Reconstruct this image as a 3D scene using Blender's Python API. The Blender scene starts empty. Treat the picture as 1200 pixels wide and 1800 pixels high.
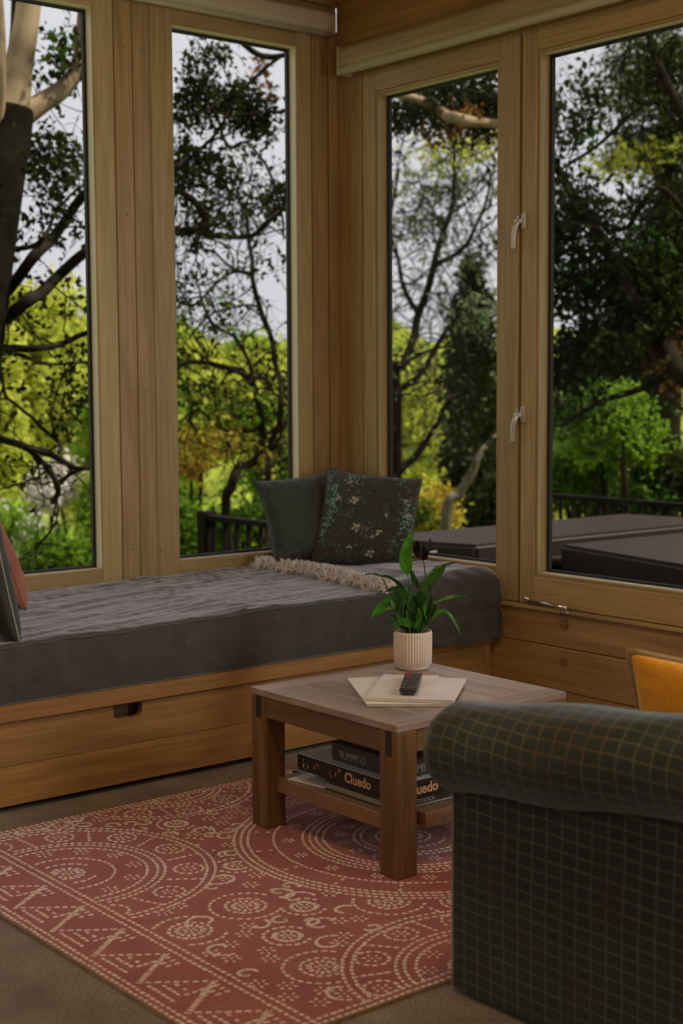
import bpy, bmesh, math, random
import numpy as np
from mathutils import Vector, Matrix, noise
random.seed(7)
SC = bpy.context.scene
COL = SC.collection
PI = math.pi

# ------------------------------------------------------------------ camera
FPX, YAW, PITCH, ROLL, EYE = 2540.4, 0.68248, 0.087133, -0.005558, 1.32
_F = Vector((math.sin(YAW)*math.cos(PITCH), math.cos(YAW)*math.cos(PITCH), -math.sin(PITCH)))
_r = _F.cross(Vector((0, 0, 1))).normalized(); _u = _r.cross(_F)
RT = _r*math.cos(ROLL) + _u*math.sin(ROLL); UP = -_r*math.sin(ROLL) + _u*math.cos(ROLL)
cam = bpy.data.cameras.new('camera'); camo = bpy.data.objects.new('camera', cam); COL.objects.link(camo)
camo.matrix_world = Matrix(((RT.x, UP.x, -_F.x, 0), (RT.y, UP.y, -_F.y, 0), (RT.z, UP.z, -_F.z, EYE), (0, 0, 0, 1)))
cam.sensor_fit = 'VERTICAL'; cam.sensor_height = 36; cam.lens = FPX/1800*36
cam.clip_start = 0.05; cam.clip_end = 400
cam.dof.use_dof = True; cam.dof.focus_distance = 4.3; cam.dof.aperture_fstop = 3.2
SC.camera = camo

# ------------------------------------------------------------------ sky, sun, added room fill, exposure
SC.view_settings.view_transform = 'Standard'; SC.view_settings.look = 'None'
SC.view_settings.gamma = 1; SC.view_settings.use_curve_mapping = False
SC.view_settings.exposure = 0.28
W = bpy.data.worlds.new('overcast_sky'); SC.world = W; W.use_nodes = True
nt = W.node_tree; nt.nodes.clear()
wo = nt.nodes.new('ShaderNodeOutputWorld'); bg = nt.nodes.new('ShaderNodeBackground')
tc = nt.nodes.new('ShaderNodeTexCoord'); nz = nt.nodes.new('ShaderNodeTexNoise'); rp = nt.nodes.new('ShaderNodeValToRGB')
nz.inputs['Scale'].default_value = 2.2; nz.inputs['Detail'].default_value = 4
rp.color_ramp.elements[0].position = .3; rp.color_ramp.elements[0].color = (.52, .51, .56, 1)
rp.color_ramp.elements[1].position = .7; rp.color_ramp.elements[1].color = (.66, .65, .70, 1)
nt.links.new(tc.outputs['Generated'], nz.inputs['Vector']); nt.links.new(nz.outputs['Fac'], rp.inputs['Fac'])
nt.links.new(rp.outputs['Color'], bg.inputs['Color']); nt.links.new(bg.outputs[0], wo.inputs['Surface'])
bg.inputs['Strength'].default_value = 1.0
sun = bpy.data.lights.new('sun', 'SUN'); sun.energy = 4.6; sun.angle = math.radians(2.5); sun.color = (1, .93, .78)
suno = bpy.data.objects.new('sun', sun); COL.objects.link(suno)
suno.rotation_euler = Vector((.55, -.38, 1.0)).to_track_quat('Z', 'Y').to_euler()
def area_light(name, loc, direction, sx, sy, power, col):
    l = bpy.data.lights.new(name, 'AREA'); l.shape = 'RECTANGLE'; l.size = sx; l.size_y = sy; l.energy = power; l.color = col
    o = bpy.data.objects.new(name, l); COL.objects.link(o); o.location = loc
    o.rotation_euler = Vector(direction).to_track_quat('-Z', 'Y').to_euler(); return o
area_light('fill_back', (0.2, -1.5, 1.6), (0.15, 1, -.05), 2.6, 1.7, 8, (1, .86, .64))  # added fill behind the camera, no window built there
area_light('fill_far_left', (-.4, 5.0, 1.65), (0.25, -1, -.1), 2.6, 2.0, 18, (.95, .96, 1))  # added cool fill out of view on the left, no opening behind it
area_light('fill_near_right', (4.03, .3, 1.6), (-1, .15, -.1), 2.2, 1.8, 105, (.97, .96, .95))  # strongest added fill, set against solid wall on the right
area_light('fill_ceiling', (1.6, 2.0, 3.0), (0.1, .12, -1), .5, .5, 16, (1, .66, .34))  # unseen warm fill added overhead to brighten the room

# ------------------------------------------------------------------ picks: image point -> world point on a real plane
def ray(x, y):
    return RT*((x-600)/FPX) + UP*((900-y)/FPX) + _F
def atX(x, y, X): d = ray(x, y); t = X/d.x; return Vector((X, d.y*t, d.z*t+EYE))
def atY(x, y, Y): d = ray(x, y); t = Y/d.y; return Vector((d.x*t, Y, d.z*t+EYE))
def atZ(x, y, Z): d = ray(x, y); t = (Z-EYE)/d.z; return Vector((d.x*t, d.y*t, Z))
def atD(x, y, D): d = ray(x, y); return d*D + Vector((0, 0, EYE))

# ------------------------------------------------------------------ materials
MATS = {}
def newmat(name):
    m = bpy.data.materials.new(name); m.use_nodes = True; MATS[name] = m
    b = m.node_tree.nodes['Principled BSDF']; return m, m.node_tree, b
def N(nt, t, **kw):
    n = nt.nodes.new(t)
    for k, v in kw.items():
        if k in n.inputs: n.inputs[k].default_value = v
        else: setattr(n, k, v)
    return n
def mixc(nt, a, b, fac, mode='MIX'):
    n = nt.nodes.new('ShaderNodeMix'); n.data_type = 'RGBA'; n.blend_type = mode
    for s, v in ((n.inputs[0], fac), (n.inputs[6], a), (n.inputs[7], b)):
        if hasattr(v, 'links'): nt.links.new(v, s)
        else: s.default_value = v if not isinstance(v, tuple) else (*v, 1)
    return n.outputs[2]
def ramp(nt, src, stops):
    r = nt.nodes.new('ShaderNodeValToRGB'); e = r.color_ramp.elements
    while len(e) < len(stops): e.new(.5)
    for i, (p, c) in enumerate(stops):
        e[i].position = p; e[i].color = (*c, 1) if isinstance(c, tuple) else (c, c, c, 1)
    nt.links.new(src, r.inputs['Fac']); return r.outputs['Color']
def bump(nt, b, h, strength=.3, dist=.002):
    n = N(nt, 'ShaderNodeBump', Strength=strength, Distance=dist)
    nt.links.new(h, n.inputs['Height']); nt.links.new(n.outputs[0], b.inputs['Normal'])
def simple(name, col, rough=.6, metal=0.0, vary=.12, scale=30, bmp=.0, spec=.5):
    m, nt, b = newmat(name)
    t = N(nt, 'ShaderNodeTexCoord'); n = N(nt, 'ShaderNodeTexNoise', Scale=scale, Detail=4.0)
    nt.links.new(t.outputs['Object'], n.inputs['Vector'])
    c = ramp(nt, n.outputs['Fac'], [(.25, tuple(x*(1-vary) for x in col)), (.75, tuple(min(1, x*(1+vary)) for x in col))])
    nt.links.new(c, b.inputs['Base Color']); b.inputs['Roughness'].default_value = rough; b.inputs['Metallic'].default_value = metal
    b.inputs['Specular IOR Level'].default_value = spec
    if bmp: bump(nt, b, n.outputs['Fac'], bmp)
    return m
def wood(name, axis, c0, c1, c2, rough=.45, gs=1.0, knots=True, bmp=.15, varyobj=.12, coat=0):
    """plank wood, grain running along axis (0,1,2)"""
    m, nt, b = newmat(name)
    t = N(nt, 'ShaderNodeTexCoord'); oi = N(nt, 'ShaderNodeObjectInfo')
    add = N(nt, 'ShaderNodeVectorMath', operation='ADD'); sc = N(nt, 'ShaderNodeVectorMath', operation='SCALE')
    cmb = N(nt, 'ShaderNodeCombineXYZ')
    for i in range(3): nt.links.new(oi.outputs['Random'], cmb.inputs[i])
    nt.links.new(cmb.outputs[0], sc.inputs[0]); sc.inputs['Scale'].default_value = 7.3
    nt.links.new(t.outputs['Object'], add.inputs[0]); nt.links.new(sc.outputs[0], add.inputs[1])
    mp = N(nt, 'ShaderNodeMapping'); s = [1.0*gs]*3; s[axis] = .09*gs; mp.inputs['Scale'].default_value = s
    nt.links.new(add.outputs[0], mp.inputs['Vector'])
    warp = N(nt, 'ShaderNodeTexNoise', Scale=5.0, Detail=2.0); nt.links.new(mp.outputs[0], warp.inputs['Vector'])
    va = N(nt, 'ShaderNodeVectorMath', operation='MULTIPLY_ADD'); va.inputs[1].default_value = (.35, .35, .35)
    nt.links.new(warp.outputs['Color'], va.inputs[0]); nt.links.new(mp.outputs[0], va.inputs[2])
    wv = N(nt, 'ShaderNodeTexNoise', Scale=14.0, Detail=3.0, Roughness=.55); nt.links.new(va.outputs[0], wv.inputs['Vector'])
    mp2 = N(nt, 'ShaderNodeMapping'); s = [90.0]*3; s[axis] = 3.0; mp2.inputs['Scale'].default_value = s
    nt.links.new(add.outputs[0], mp2.inputs['Vector'])
    fine = N(nt, 'ShaderNodeTexNoise', Scale=1.0, Detail=3.0); nt.links.new(mp2.outputs[0], fine.inputs['Vector'])
    c = ramp(nt, wv.outputs['Fac'], [(.28, c0), (.5, c1), (.72, c2)])
    f = ramp(nt, fine.outputs['Fac'], [(.3, .72), (.7, 1.12)])
    c = mixc(nt, c, f, .8, 'MULTIPLY')
    if knots:
        vo = N(nt, 'ShaderNodeTexVoronoi', Scale=2.1); s = [2.2]*3; s[axis] = .9
        mp3 = N(nt, 'ShaderNodeMapping'); mp3.inputs['Scale'].default_value = s
        nt.links.new(add.outputs[0], mp3.inputs['Vector']); nt.links.new(mp3.outputs[0], vo.inputs['Vector'])
        k = ramp(nt, vo.outputs['Distance'], [(.0, .28), (.05, .5), (.085, 1.0)])
        c = mixc(nt, c, k, .9, 'MULTIPLY')
    hv = N(nt, 'ShaderNodeMapRange'); hv.inputs['To Min'].default_value = 1-varyobj; hv.inputs['To Max'].default_value = 1+varyobj
    nt.links.new(oi.outputs['Random'], hv.inputs['Value'])
    hs = N(nt, 'ShaderNodeHueSaturation'); nt.links.new(c, hs.inputs['Color']); nt.links.new(hv.outputs[0], hs.inputs['Value'])
    nt.links.new(hs.outputs[0], b.inputs['Base Color']); b.inputs['Roughness'].default_value = rough
    b.inputs['Coat Weight'].default_value = coat; b.inputs['Coat Roughness'].default_value = .32
    bump(nt, b, fine.outputs['Fac'], bmp, .001)
    return m
PINE = ((.35, .215, .08), (.44, .285, .115), (.50, .34, .15))
pineZ = wood('pine_upright_grain', 2, *PINE, knots=False); pineX = wood('pine_long_grain_x', 0, *PINE); pineY = wood('pine_long_grain_y', 1, *PINE)
AMB = ((.30, .145, .038), (.40, .21, .062), (.50, .285, .095))
ambX = wood('amber_pine_x', 0, *AMB, knots=False, gs=.8); ambY = wood('amber_pine_y', 1, *AMB)
frameZ = wood('window_frame_wood_upright', 2, (.42, .29, .115), (.50, .36, .15), (.55, .41, .19), knots=False, rough=.4)
frameX = wood('window_frame_wood_x', 0, (.42, .29, .115), (.50, .36, .15), (.55, .41, .19), knots=False, rough=.4)
frameY = wood('window_frame_wood_y', 1, (.42, .28, .11), (.50, .35, .145), (.55, .40, .18), knots=False, rough=.4)
TBL = ((.12, .060, .022), (.22, .115, .042), (.31, .18, .07))
TOPW = ((.22, .145, .105), (.37, .255, .19), (.52, .38, .30))  # weathered top boards, with window glare put into the paler colour
tblZ = wood('brown_table_wood_upright', 2, *TBL, knots=False, rough=.38, bmp=.3); tblX = wood('brown_table_wood_x', 0, *TBL, knots=False, rough=.34, bmp=.3, varyobj=.22, coat=1.0)
tblY = wood('brown_table_wood_y', 1, *TBL, knots=False, rough=.34, bmp=.3, varyobj=.22, coat=1.0)
topX = wood('worn_glare_top_x', 0, *TOPW, knots=False, rough=.45, bmp=.4, varyobj=.25, coat=1.0)
topY = wood('worn_glare_top_y', 1, *TOPW, knots=False, rough=.45, bmp=.4, varyobj=.25, coat=1.0)
for m_ in (topX, topY): m_.node_tree.nodes['Principled BSDF'].inputs['Coat IOR'].default_value = 1.8; m_.node_tree.nodes['Principled BSDF'].inputs['Coat Roughness'].default_value = .42
inlay = simple('dark_inlay', (.03, .022, .018), .5)
white_metal = simple('cream_blind', (.62, .56, .40), .5, scale=8, vary=.05)
litreveal = simple('lit_reveal_cream', (.92, .88, .66), .5, vary=.04)  # pale colour carries the window light that falls on the reveals
chrome = simple('chrome', (.75, .74, .70), .18, 1.0, .03)
dullm = simple('satin_metal', (.66, .64, .58), .42, .75, .05)
rubber = simple('black_rubber', (.015, .015, .016), .6)
screwm = simple('dark_screw', (.05, .03, .02), .6)
deckm = wood('dark_deck_boards', 1, (.02, .015, .01), (.03, .02, .016), (.04, .03, .02), knots=False)
iron = simple('dark_brown_railing', (.012, .009, .008), .8, spec=.1)
spa = simple('dark_brown_vinyl', (.028, .017, .015), .6, scale=200, bmp=.1, spec=.2)
blackbox = simple('black_cabinet', (.006, .005, .005), .9, spec=.05)
paper = simple('ivory_paper', (.86, .82, .76), .5, scale=12, vary=.06)
paper2 = simple('magazine_cover', (.88, .83, .80), .3, scale=9, vary=.12)
board = simple('grey_card', (.40, .36, .28), .6)
gblack = simple('black_print_card', (.018, .018, .016), .4)
ggrey = simple('grey_green_card', (.055, .06, .055), .45)
gbrown = simple('dark_brown_card', (.035, .02, .014), .4)
lettero = simple('orange_lettering', (.85, .52, .24), .5, vary=.1)
letterw = simple('pale_lettering', (.50, .46, .38), .5, vary=.05)
potm = simple('cream_ribbed_pot', (.78, .66, .56), .55, scale=40, vary=.05)
soil = simple('potting_soil', (.03, .02, .014), .9, bmp=.6)
remm = simple('black_plastic_remote', (.02, .02, .02), .35)
keym = simple('grey_remote_key', (.10, .10, .10), .4)
redm = simple('red_remote_key', (.5, .03, .04), .4)
plaster = simple('timber_lining', (.30, .19, .09), .6, scale=3)
plainw = simple('ceiling_lining', (.42, .28, .14), .6, scale=3)

def fabric(name, col, weave=900, rough=.9, var=.25, sheen=.3, lowscale=14, col2=None, shr=.4):
    m, nt, b = newmat(name)
    t = N(nt, 'ShaderNodeTexCoord'); a = N(nt, 'ShaderNodeTexNoise', Scale=weave*.35, Detail=2.0); l = N(nt, 'ShaderNodeTexNoise', Scale=lowscale, Detail=4.0)
    for n in (a, l): nt.links.new(t.outputs['Object'], n.inputs['Vector'])
    c2 = col2 or tuple(x*(1-var) for x in col)
    c = ramp(nt, l.outputs['Fac'], [(.3, c2), (.7, col)])
    w = ramp(nt, a.outputs['Fac'], [(.3, 1-var), (.7, 1+var*.6)])
    c = mixc(nt, c, w, 1.0, 'MULTIPLY')
    nt.links.new(c, b.inputs['Base Color']); b.inputs['Roughness'].default_value = rough
    b.inputs['Sheen Weight'].default_value = sheen; b.inputs['Sheen Roughness'].default_value = shr; b.inputs['Sheen Tint'].default_value = (.96, .91, .93, 1); b.inputs['Specular IOR Level'].default_value = .2
    bump(nt, b, a.outputs['Fac'], .5, .0015)
    return m
linen = fabric('charcoal_linen', (.096, .089, .081), 700, sheen=.9, shr=.35)
throwm = fabric('dark_grey_throw', (.09, .08, .08), 500, sheen=1.0, shr=.35)
fringem = fabric('pale_wool_fringe', (.92, .87, .85), 300, sheen=.8, var=.12)
greenlinen = fabric('grey_green_linen', (.085, .105, .095), 600)
pinkf = fabric('dusty_pink_fabric', (.50, .20, .15), 500)
palepink = fabric('pale_pink_fabric', (.60, .42, .38), 500)
mustard = fabric('mustard_velvet', (.80, .36, .03), 500, var=.12, sheen=.5, lowscale=3, col2=(.70, .32, .03))
pipingm = fabric('pale_brown_piping', (.36, .25, .11), 600)
palepipe = fabric('pale_green_piping', (.42, .42, .34), 600)
carpet = fabric('brown_carpet', (.31, .26, .195), 420, rough=1.0, var=.4, sheen=.2, lowscale=6)
rugm = fabric('rust_red_weave', (.43, .15, .12), 500, var=.25, lowscale=5, col2=(.35, .108, .105))
rugc = fabric('cream_rug_yarn', (.88, .73, .66), 400, var=.15)
rugedge = fabric('tan_rug_binding', (.40, .27, .17), 300, var=.3)

# checked armchair fabric driven by UV in metres
m, nt, b = newmat('checked_chenille'); chenille = m
uv = N(nt, 'ShaderNodeUVMap'); wn = N(nt, 'ShaderNodeTexNoise', Scale=9.0, Detail=2.0)
va = N(nt, 'ShaderNodeVectorMath', operation='MULTIPLY_ADD'); va.inputs[1].default_value = (.012, .012, 0)
nt.links.new(uv.outputs[0], wn.inputs['Vector']); nt.links.new(wn.outputs['Color'], va.inputs[0]); nt.links.new(uv.outputs[0], va.inputs[2])
sx = N(nt, 'ShaderNodeSeparateXYZ'); nt.links.new(va.outputs[0], sx.inputs[0])
def gridline(sock, period, width):
    a = N(nt, 'ShaderNodeMath', operation='DIVIDE'); nt.links.new(sock, a.inputs[0]); a.inputs[1].default_value = period
    f = N(nt, 'ShaderNodeMath', operation='PINGPONG'); nt.links.new(a.outputs[0], f.inputs[0]); f.inputs[1].default_value = .5
    r = N(nt, 'ShaderNodeMapRange'); r.inputs['From Min'].default_value = width*.5; r.inputs['From Max'].default_value = width*1.3
    r.inputs['To Min'].default_value = 1; r.inputs['To Max'].default_value = 0; nt.links.new(f.outputs[0], r.inputs['Value']); return r.outputs[0]
gx = gridline(sx.outputs['X'], .040, .050); gy = gridline(sx.outputs['Y'], .0275, .058)
mx = N(nt, 'ShaderNodeMath', operation='MAXIMUM'); nt.links.new(gx, mx.inputs[0]); nt.links.new(gy, mx.inputs[1])
fz = N(nt, 'ShaderNodeTexNoise', Scale=350.0, Detail=3.0); nt.links.new(uv.outputs[0], fz.inputs['Vector'])
fr = ramp(nt, fz.outputs['Fac'], [(.3, .6), (.7, 1.25)])
hue = N(nt, 'ShaderNodeTexNoise', Scale=5.0); nt.links.new(uv.outputs[0], hue.inputs['Vector'])
lc = ramp(nt, hue.outputs['Fac'], [(.35, (.15, .085, .045)), (.5, (.165, .14, .075)), (.65, (.12, .135, .075))])
c = mixc(nt, (.036, .041, .033), lc, mx.outputs[0]); c = mixc(nt, c, fr, 1.0, 'MULTIPLY')
nt.links.new(c, b.inputs['Base Color']); b.inputs['Roughness'].default_value = .95; b.inputs['Sheen Weight'].default_value = .45
b.inputs['Sheen Tint'].default_value = (.6, .75, .8, 1); b.inputs['Specular IOR Level'].default_value = .15
bump(nt, b, fz.outputs['Fac'], .6, .002)

# window glass
m = bpy.data.materials.new('window_glass'); m.use_nodes = True; glass = m; nt = m.node_tree; nt.nodes.clear()
o_ = nt.nodes.new('ShaderNodeOutputMaterial'); tr = N(nt, 'ShaderNodeBsdfTransparent'); tr.inputs[0].default_value = (.97, .98, .96, 1)
gl = N(nt, 'ShaderNodeBsdfGlossy', Roughness=.0); fn = N(nt, 'ShaderNodeFresnel', IOR=1.06); mxs = N(nt, 'ShaderNodeMixShader')
nt.links.new(fn.outputs[0], mxs.inputs[0]); nt.links.new(tr.outputs[0], mxs.inputs[1]); nt.links.new(gl.outputs[0], mxs.inputs[2])
nt.links.new(mxs.outputs[0], o_.inputs['Surface'])

def leafmat(name, c0, c1, trans=.35, scale=1.5, rough=.6, spec=.06):
    m = bpy.data.materials.new(name); m.use_nodes = True; nt = m.node_tree; b = nt.nodes['Principled BSDF']; out = nt.nodes['Material Output']
    g = N(nt, 'ShaderNodeTexCoord'); n = N(nt, 'ShaderNodeTexNoise', Scale=scale, Detail=5.0, Roughness=.7); nt.links.new(g.outputs['Object'], n.inputs['Vector'])
    c = ramp(nt, n.outputs['Fac'], [(.35, c0), (.65, c1)])
    nt.links.new(c, b.inputs['Base Color']); b.inputs['Roughness'].default_value = rough; b.inputs['Specular IOR Level'].default_value = spec
    t = N(nt, 'ShaderNodeBsdfTranslucent'); nt.links.new(c, t.inputs[0]); mx = N(nt, 'ShaderNodeMixShader'); mx.inputs[0].default_value = trans
    nt.links.new(b.outputs[0], mx.inputs[1]); nt.links.new(t.outputs[0], mx.inputs[2]); nt.links.new(mx.outputs[0], out.inputs['Surface'])
    return m
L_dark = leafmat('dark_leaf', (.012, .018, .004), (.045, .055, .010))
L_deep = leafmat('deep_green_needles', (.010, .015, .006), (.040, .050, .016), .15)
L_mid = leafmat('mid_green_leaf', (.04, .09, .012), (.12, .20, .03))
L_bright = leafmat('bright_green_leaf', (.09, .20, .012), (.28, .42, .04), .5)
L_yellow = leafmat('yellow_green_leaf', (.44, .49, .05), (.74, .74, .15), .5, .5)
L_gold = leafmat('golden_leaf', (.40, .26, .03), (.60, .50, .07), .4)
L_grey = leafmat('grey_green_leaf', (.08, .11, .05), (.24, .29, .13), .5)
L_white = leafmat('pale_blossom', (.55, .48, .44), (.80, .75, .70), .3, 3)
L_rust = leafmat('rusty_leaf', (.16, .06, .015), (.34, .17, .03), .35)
bark = simple('dark_bark', (.022, .017, .011), .95, scale=12, vary=.4, bmp=.8, spec=.05)
barkpale = simple('pale_bark', (.29, .21, .125), .85, scale=3.2, vary=.8, bmp=1.0, spec=.1)
barkgrey = simple('mottled_grey_bark', (.13, .11, .075), .9, scale=9, vary=.7, bmp=.8, spec=.1)
barkdeep = simple('blackish_bark', (.012, .010, .006), .95, scale=9, vary=.5, bmp=.8, spec=.05)  # near-black bark of the main trunk
soilg = leafmat('leafy_hillside', (.05, .07, .012), (.34, .40, .045), .0, 1.1, .9)
plantleaf = leafmat('glossy_plant_leaf', (.045, .19, .012), (.10, .38, .02), .5, 20, .3, .5)
plantdark = leafmat('darker_plant_leaf', (.012, .06, .008), (.045, .15, .018), .25, 20, .3, .5)
spent = simple('withered_flower', (.012, .008, .008), .8)

# floral cushion
m, nt, b = newmat('dark_botanical_print'); floral = m
uv = N(nt, 'ShaderNodeUVMap'); U = uv.outputs[0]
def lin(s, k):
    n = N(nt, 'ShaderNodeTexVoronoi', Scale=s); n.feature = k; nt.links.new(U, n.inputs['Vector']); return n
wv = N(nt, 'ShaderNodeTexNoise', Scale=5.0, Detail=1.0); nt.links.new(U, wv.inputs['Vector'])
va = N(nt, 'ShaderNodeVectorMath', operation='MULTIPLY_ADD'); va.inputs[1].default_value = (.35, .35, 0); nt.links.new(wv.outputs['Color'], va.inputs[0]); nt.links.new(U, va.inputs[2])
wave = N(nt, 'ShaderNodeTexWave', Scale=11.0, Distortion=3.0); wave.wave_type = 'RINGS'; nt.links.new(va.outputs[0], wave.inputs['Vector'])
vs = lin(26, 'F1'); leafm = ramp(nt, vs.outputs['Distance'], [(.25, 1.0), (.42, 0.0)])
zone = N(nt, 'ShaderNodeTexNoise', Scale=4.2, Detail=1.0); nt.links.new(U, zone.inputs['Vector']); zonef = ramp(nt, zone.outputs['Fac'], [(.52, 0.0), (.60, 1.0)])
c = mixc(nt, (.020, .018, .014), (.055, .065, .052), ramp(nt, wave.outputs['Fac'], [(.5, 0.0), (.8, 1.0)]))
v4 = lin(34, 'DISTANCE_TO_EDGE'); c = mixc(nt, c, (.085, .10, .08), ramp(nt, v4.outputs['Distance'], [(.03, .8), (.09, 0.0)]))
v3 = lin(9, 'F1'); c = mixc(nt, c, (.09, .03, .03), ramp(nt, v3.outputs['Distance'], [(.16, .8), (.3, 0.0)]))
lz = mixc(nt, leafm, zonef, 1.0, 'MULTIPLY'); c = mixc(nt, c, (.13, .24, .19), lz)
nt.links.new(c, b.inputs['Base Color']); b.inputs['Roughness'].default_value = .8; b.inputs['Sheen Weight'].default_value = .2
petalm = simple('cream_petal_print', (.50, .47, .38), .7); tealm = simple('teal_frond_print', (.19, .40, .32), .7)

# ------------------------------------------------------------------ object helpers
def link(name, me, mat=None, parent=None, origin=None, smooth=False):
    """me verts are in world space; origin moved to parent's place or given origin"""
    o = bpy.data.objects.new(name, me); COL.objects.link(o)
    if mat: me.materials.append(mat)
    if parent is not None:
        pl = parent.matrix_basis.copy(); pw = pl
        if parent.parent: pw = parent.parent.matrix_basis @ pl
        me.transform(pw.inverted()); o.parent = parent
    elif origin is not None:
        me.transform(Matrix.Translation(-Vector(origin))); o.location = origin
    if smooth: me.polygons.foreach_set('use_smooth', [True]*len(me.polygons))
    return o
def frombm(name, bm, mat=None, parent=None, origin=None, smooth=False):
    me = bpy.data.meshes.new(name); bm.to_mesh(me); bm.free(); return link(name, me, mat, parent, origin, smooth)
def empty(name, loc, label=None, cat=None, group=None, kind=None, rot=None):
    o = bpy.data.objects.new(name, None); COL.objects.link(o); o.location = loc; o.empty_display_size = .1
    if rot: o.rotation_euler = rot
    return tag(o, label, cat, group, kind)
def tag(o, label=None, cat=None, group=None, kind=None):
    for k, v in (('label', label), ('category', cat), ('group', group), ('kind', kind)):
        if v: o[k] = v
    return o
def box_bm(bm, lo, hi, bev=0.0, seg=1):
    r = bmesh.ops.create_cube(bm, size=1)['verts']
    c = (Vector(lo)+Vector(hi))/2; s = Vector(hi)-Vector(lo)
    for v in r: v.co = Vector((v.co.x*s.x, v.co.y*s.y, v.co.z*s.z))+c
    if bev:
        es = list({e for v in r for e in v.link_edges}); bmesh.ops.bevel(bm, geom=es, offset=bev, segments=seg, affect='EDGES', profile=.6)
    return bm
def box(name, lo, hi, mat, parent=None, bev=.002, origin=None, seg=1):
    return frombm(name, box_bm(bmesh.new(), lo, hi, bev, seg), mat, parent, origin)
def tube_arr(pts, rad, sides=6):
    """verts, faces of a tube through pts with radius list"""
    P = [Vector(p) for p in pts]; n = len(P); V = []; Fc = []
    t0 = (P[1]-P[0]).normalized(); ref = Vector((0, 0, 1)) if abs(t0.z) < .9 else Vector((1, 0, 0)); a = t0.cross(ref).normalized()
    for i in range(n):
        t = (P[min(i+1, n-1)]-P[max(i-1, 0)]); t = t.normalized() if t.length > 1e-9 else t0
        a = (a - t*a.dot(t)); a = a.normalized() if a.length > 1e-6 else t.orthogonal().normalized(); bb = t.cross(a)
        for k in range(sides):
            th = 2*PI*k/sides; V.append(P[i] + (a*math.cos(th)+bb*math.sin(th))*rad[i])
    for i in range(n-1):
        for k in range(sides):
            k2 = (k+1) % sides; Fc.append((i*sides+k, i*sides+k2, (i+1)*sides+k2, (i+1)*sides+k))
    Fc.append(tuple(range(sides))[::-1]); Fc.append(tuple((n-1)*sides+k for k in range(sides)))
    return V, Fc
class Acc:
    def __init__(s): s.V = []; s.F = []
    def add(s, V, Fc):
        o = len(s.V); s.V += [tuple(v) for v in V]; s.F += [tuple(i+o for i in f) for f in Fc]
    def build(s, name, mat, parent=None, origin=None, smooth=True):
        me = bpy.data.meshes.new(name); me.from_pydata(s.V, [], s.F); return link(name, me, mat, parent, origin, smooth)
def smooth_path(pts, rad, sub=5):
    """Catmull-Rom"""
    P = [Vector(p) for p in pts]; out = []; ro = []
    for i in range(len(P)-1):
        p0 = P[max(i-1, 0)]; p1 = P[i]; p2 = P[i+1]; p3 = P[min(i+2, len(P)-1)]
        for k in range(sub):
            t = k/sub; out.append(.5*((2*p1)+(p2-p0)*t+(2*p0-5*p1+4*p2-p3)*t*t+(3*p1-p0-3*p2+p3)*t**3)); ro.append(rad[i]*(1-t)+rad[i+1]*t)
    out.append(P[-1]); ro.append(rad[-1]); return out, ro
def tube(name, pts, rad, mat, parent=None, sides=10, sub=5, origin=None):
    if not hasattr(rad, '__len__'): rad = [rad]*len(pts)
    if sub > 1: pts, rad = smooth_path(pts, rad, sub)
    A = Acc(); A.add(*tube_arr(pts, rad, sides)); return A.build(name, mat, parent, origin)
def quads_mesh(name, V, Q, mat, parent=None, origin=None, smooth=False):
    me = bpy.data.meshes.new(name); V = np.asarray(V, np.float32); Q = np.asarray(Q, np.int32)
    me.vertices.add(len(V)); me.vertices.foreach_set('co', V.ravel()); k = Q.shape[1]
    me.loops.add(Q.size); me.loops.foreach_set('vertex_index', Q.ravel()); me.polygons.add(len(Q))
    me.polygons.foreach_set('loop_start', np.arange(0, Q.size, k, dtype=np.int32)); me.polygons.foreach_set('loop_total', np.full(len(Q), k, np.int32))
    me.update(calc_edges=True); return link(name, me, mat, parent, origin, smooth)
def rprism(bm, prof, axis_fn):
    pass

# ================================================================== STRUCTURE
YA, XB = 5.05, 4.089
# floor, ceiling, hidden walls
box('floor', (-2.2, -1.6, -.08), (XB+.12, YA+.12, 0), carpet, bev=0)['kind'] = 'structure'
box('ceiling', (-2.2, -1.6, 3.16), (XB+.12, YA+.12, 3.24), plainw, bev=0)['kind'] = 'structure'
box('wall_back', (-2.2, -1.66, 0), (XB+.12, -1.6, 3.16), plaster, bev=0)['kind'] = 'structure'
box('wall_west', (-2.26, -1.6, 0), (-2.2, YA+.12, 3.16), plaster, bev=0)['kind'] = 'structure'
ro = empty('roof_eaves', (2, 5.5, 3.3), kind='structure')
box('eave_board', (-2.6, YA+.12, 3.2), (XB+1.6, YA+.35, 3.27), iron, ro, 0)
box('eave_board', (XB+.12, -1.7, 3.2), (XB+1.6, YA+.12, 3.27), iron, ro, 0)

# --- wall_left : the timber wall holding window_1, window_2 (plane y = YA)
WL = empty('wall_left', (3.0, YA, 0), kind='structure')
def bd(x0, x1, z0=.0, z1=2.86, off=0.0, m=pineZ, name='board'):
    return box(name, (x0+.0012, YA-off, z0), (x1-.0012, YA+.10, z1), m, WL, .0025)
box('sheathing', (-2.2, YA+.075, 0), (2.2-.9, YA+.14, 3.16), plaster, WL, 0)
for x0, x1 in ((2.967, 3.05), (3.05, 3.132)): bd(x0, x1, off=.004)
bd(3.948, 4.035, off=.006); bd(4.035, XB, off=.016)
bd(1.62, 1.70); bd(1.70, 1.78)
for x0, x1 in ((1.20, 1.78), (1.78, 2.967), (3.132, 3.948)):      # boarding below the sills, behind the seat
    for z0, z1 in ((.0, .17), (.17, .34), (.34, .505)): box('board', (x0, YA+.004, z0+.001), (x1, YA+.09, z1-.001), pineX, WL, .002)
box('head_board', (1.2, YA, 2.86), (XB, YA+.10, 3.16), pineX, WL, .003)
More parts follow.
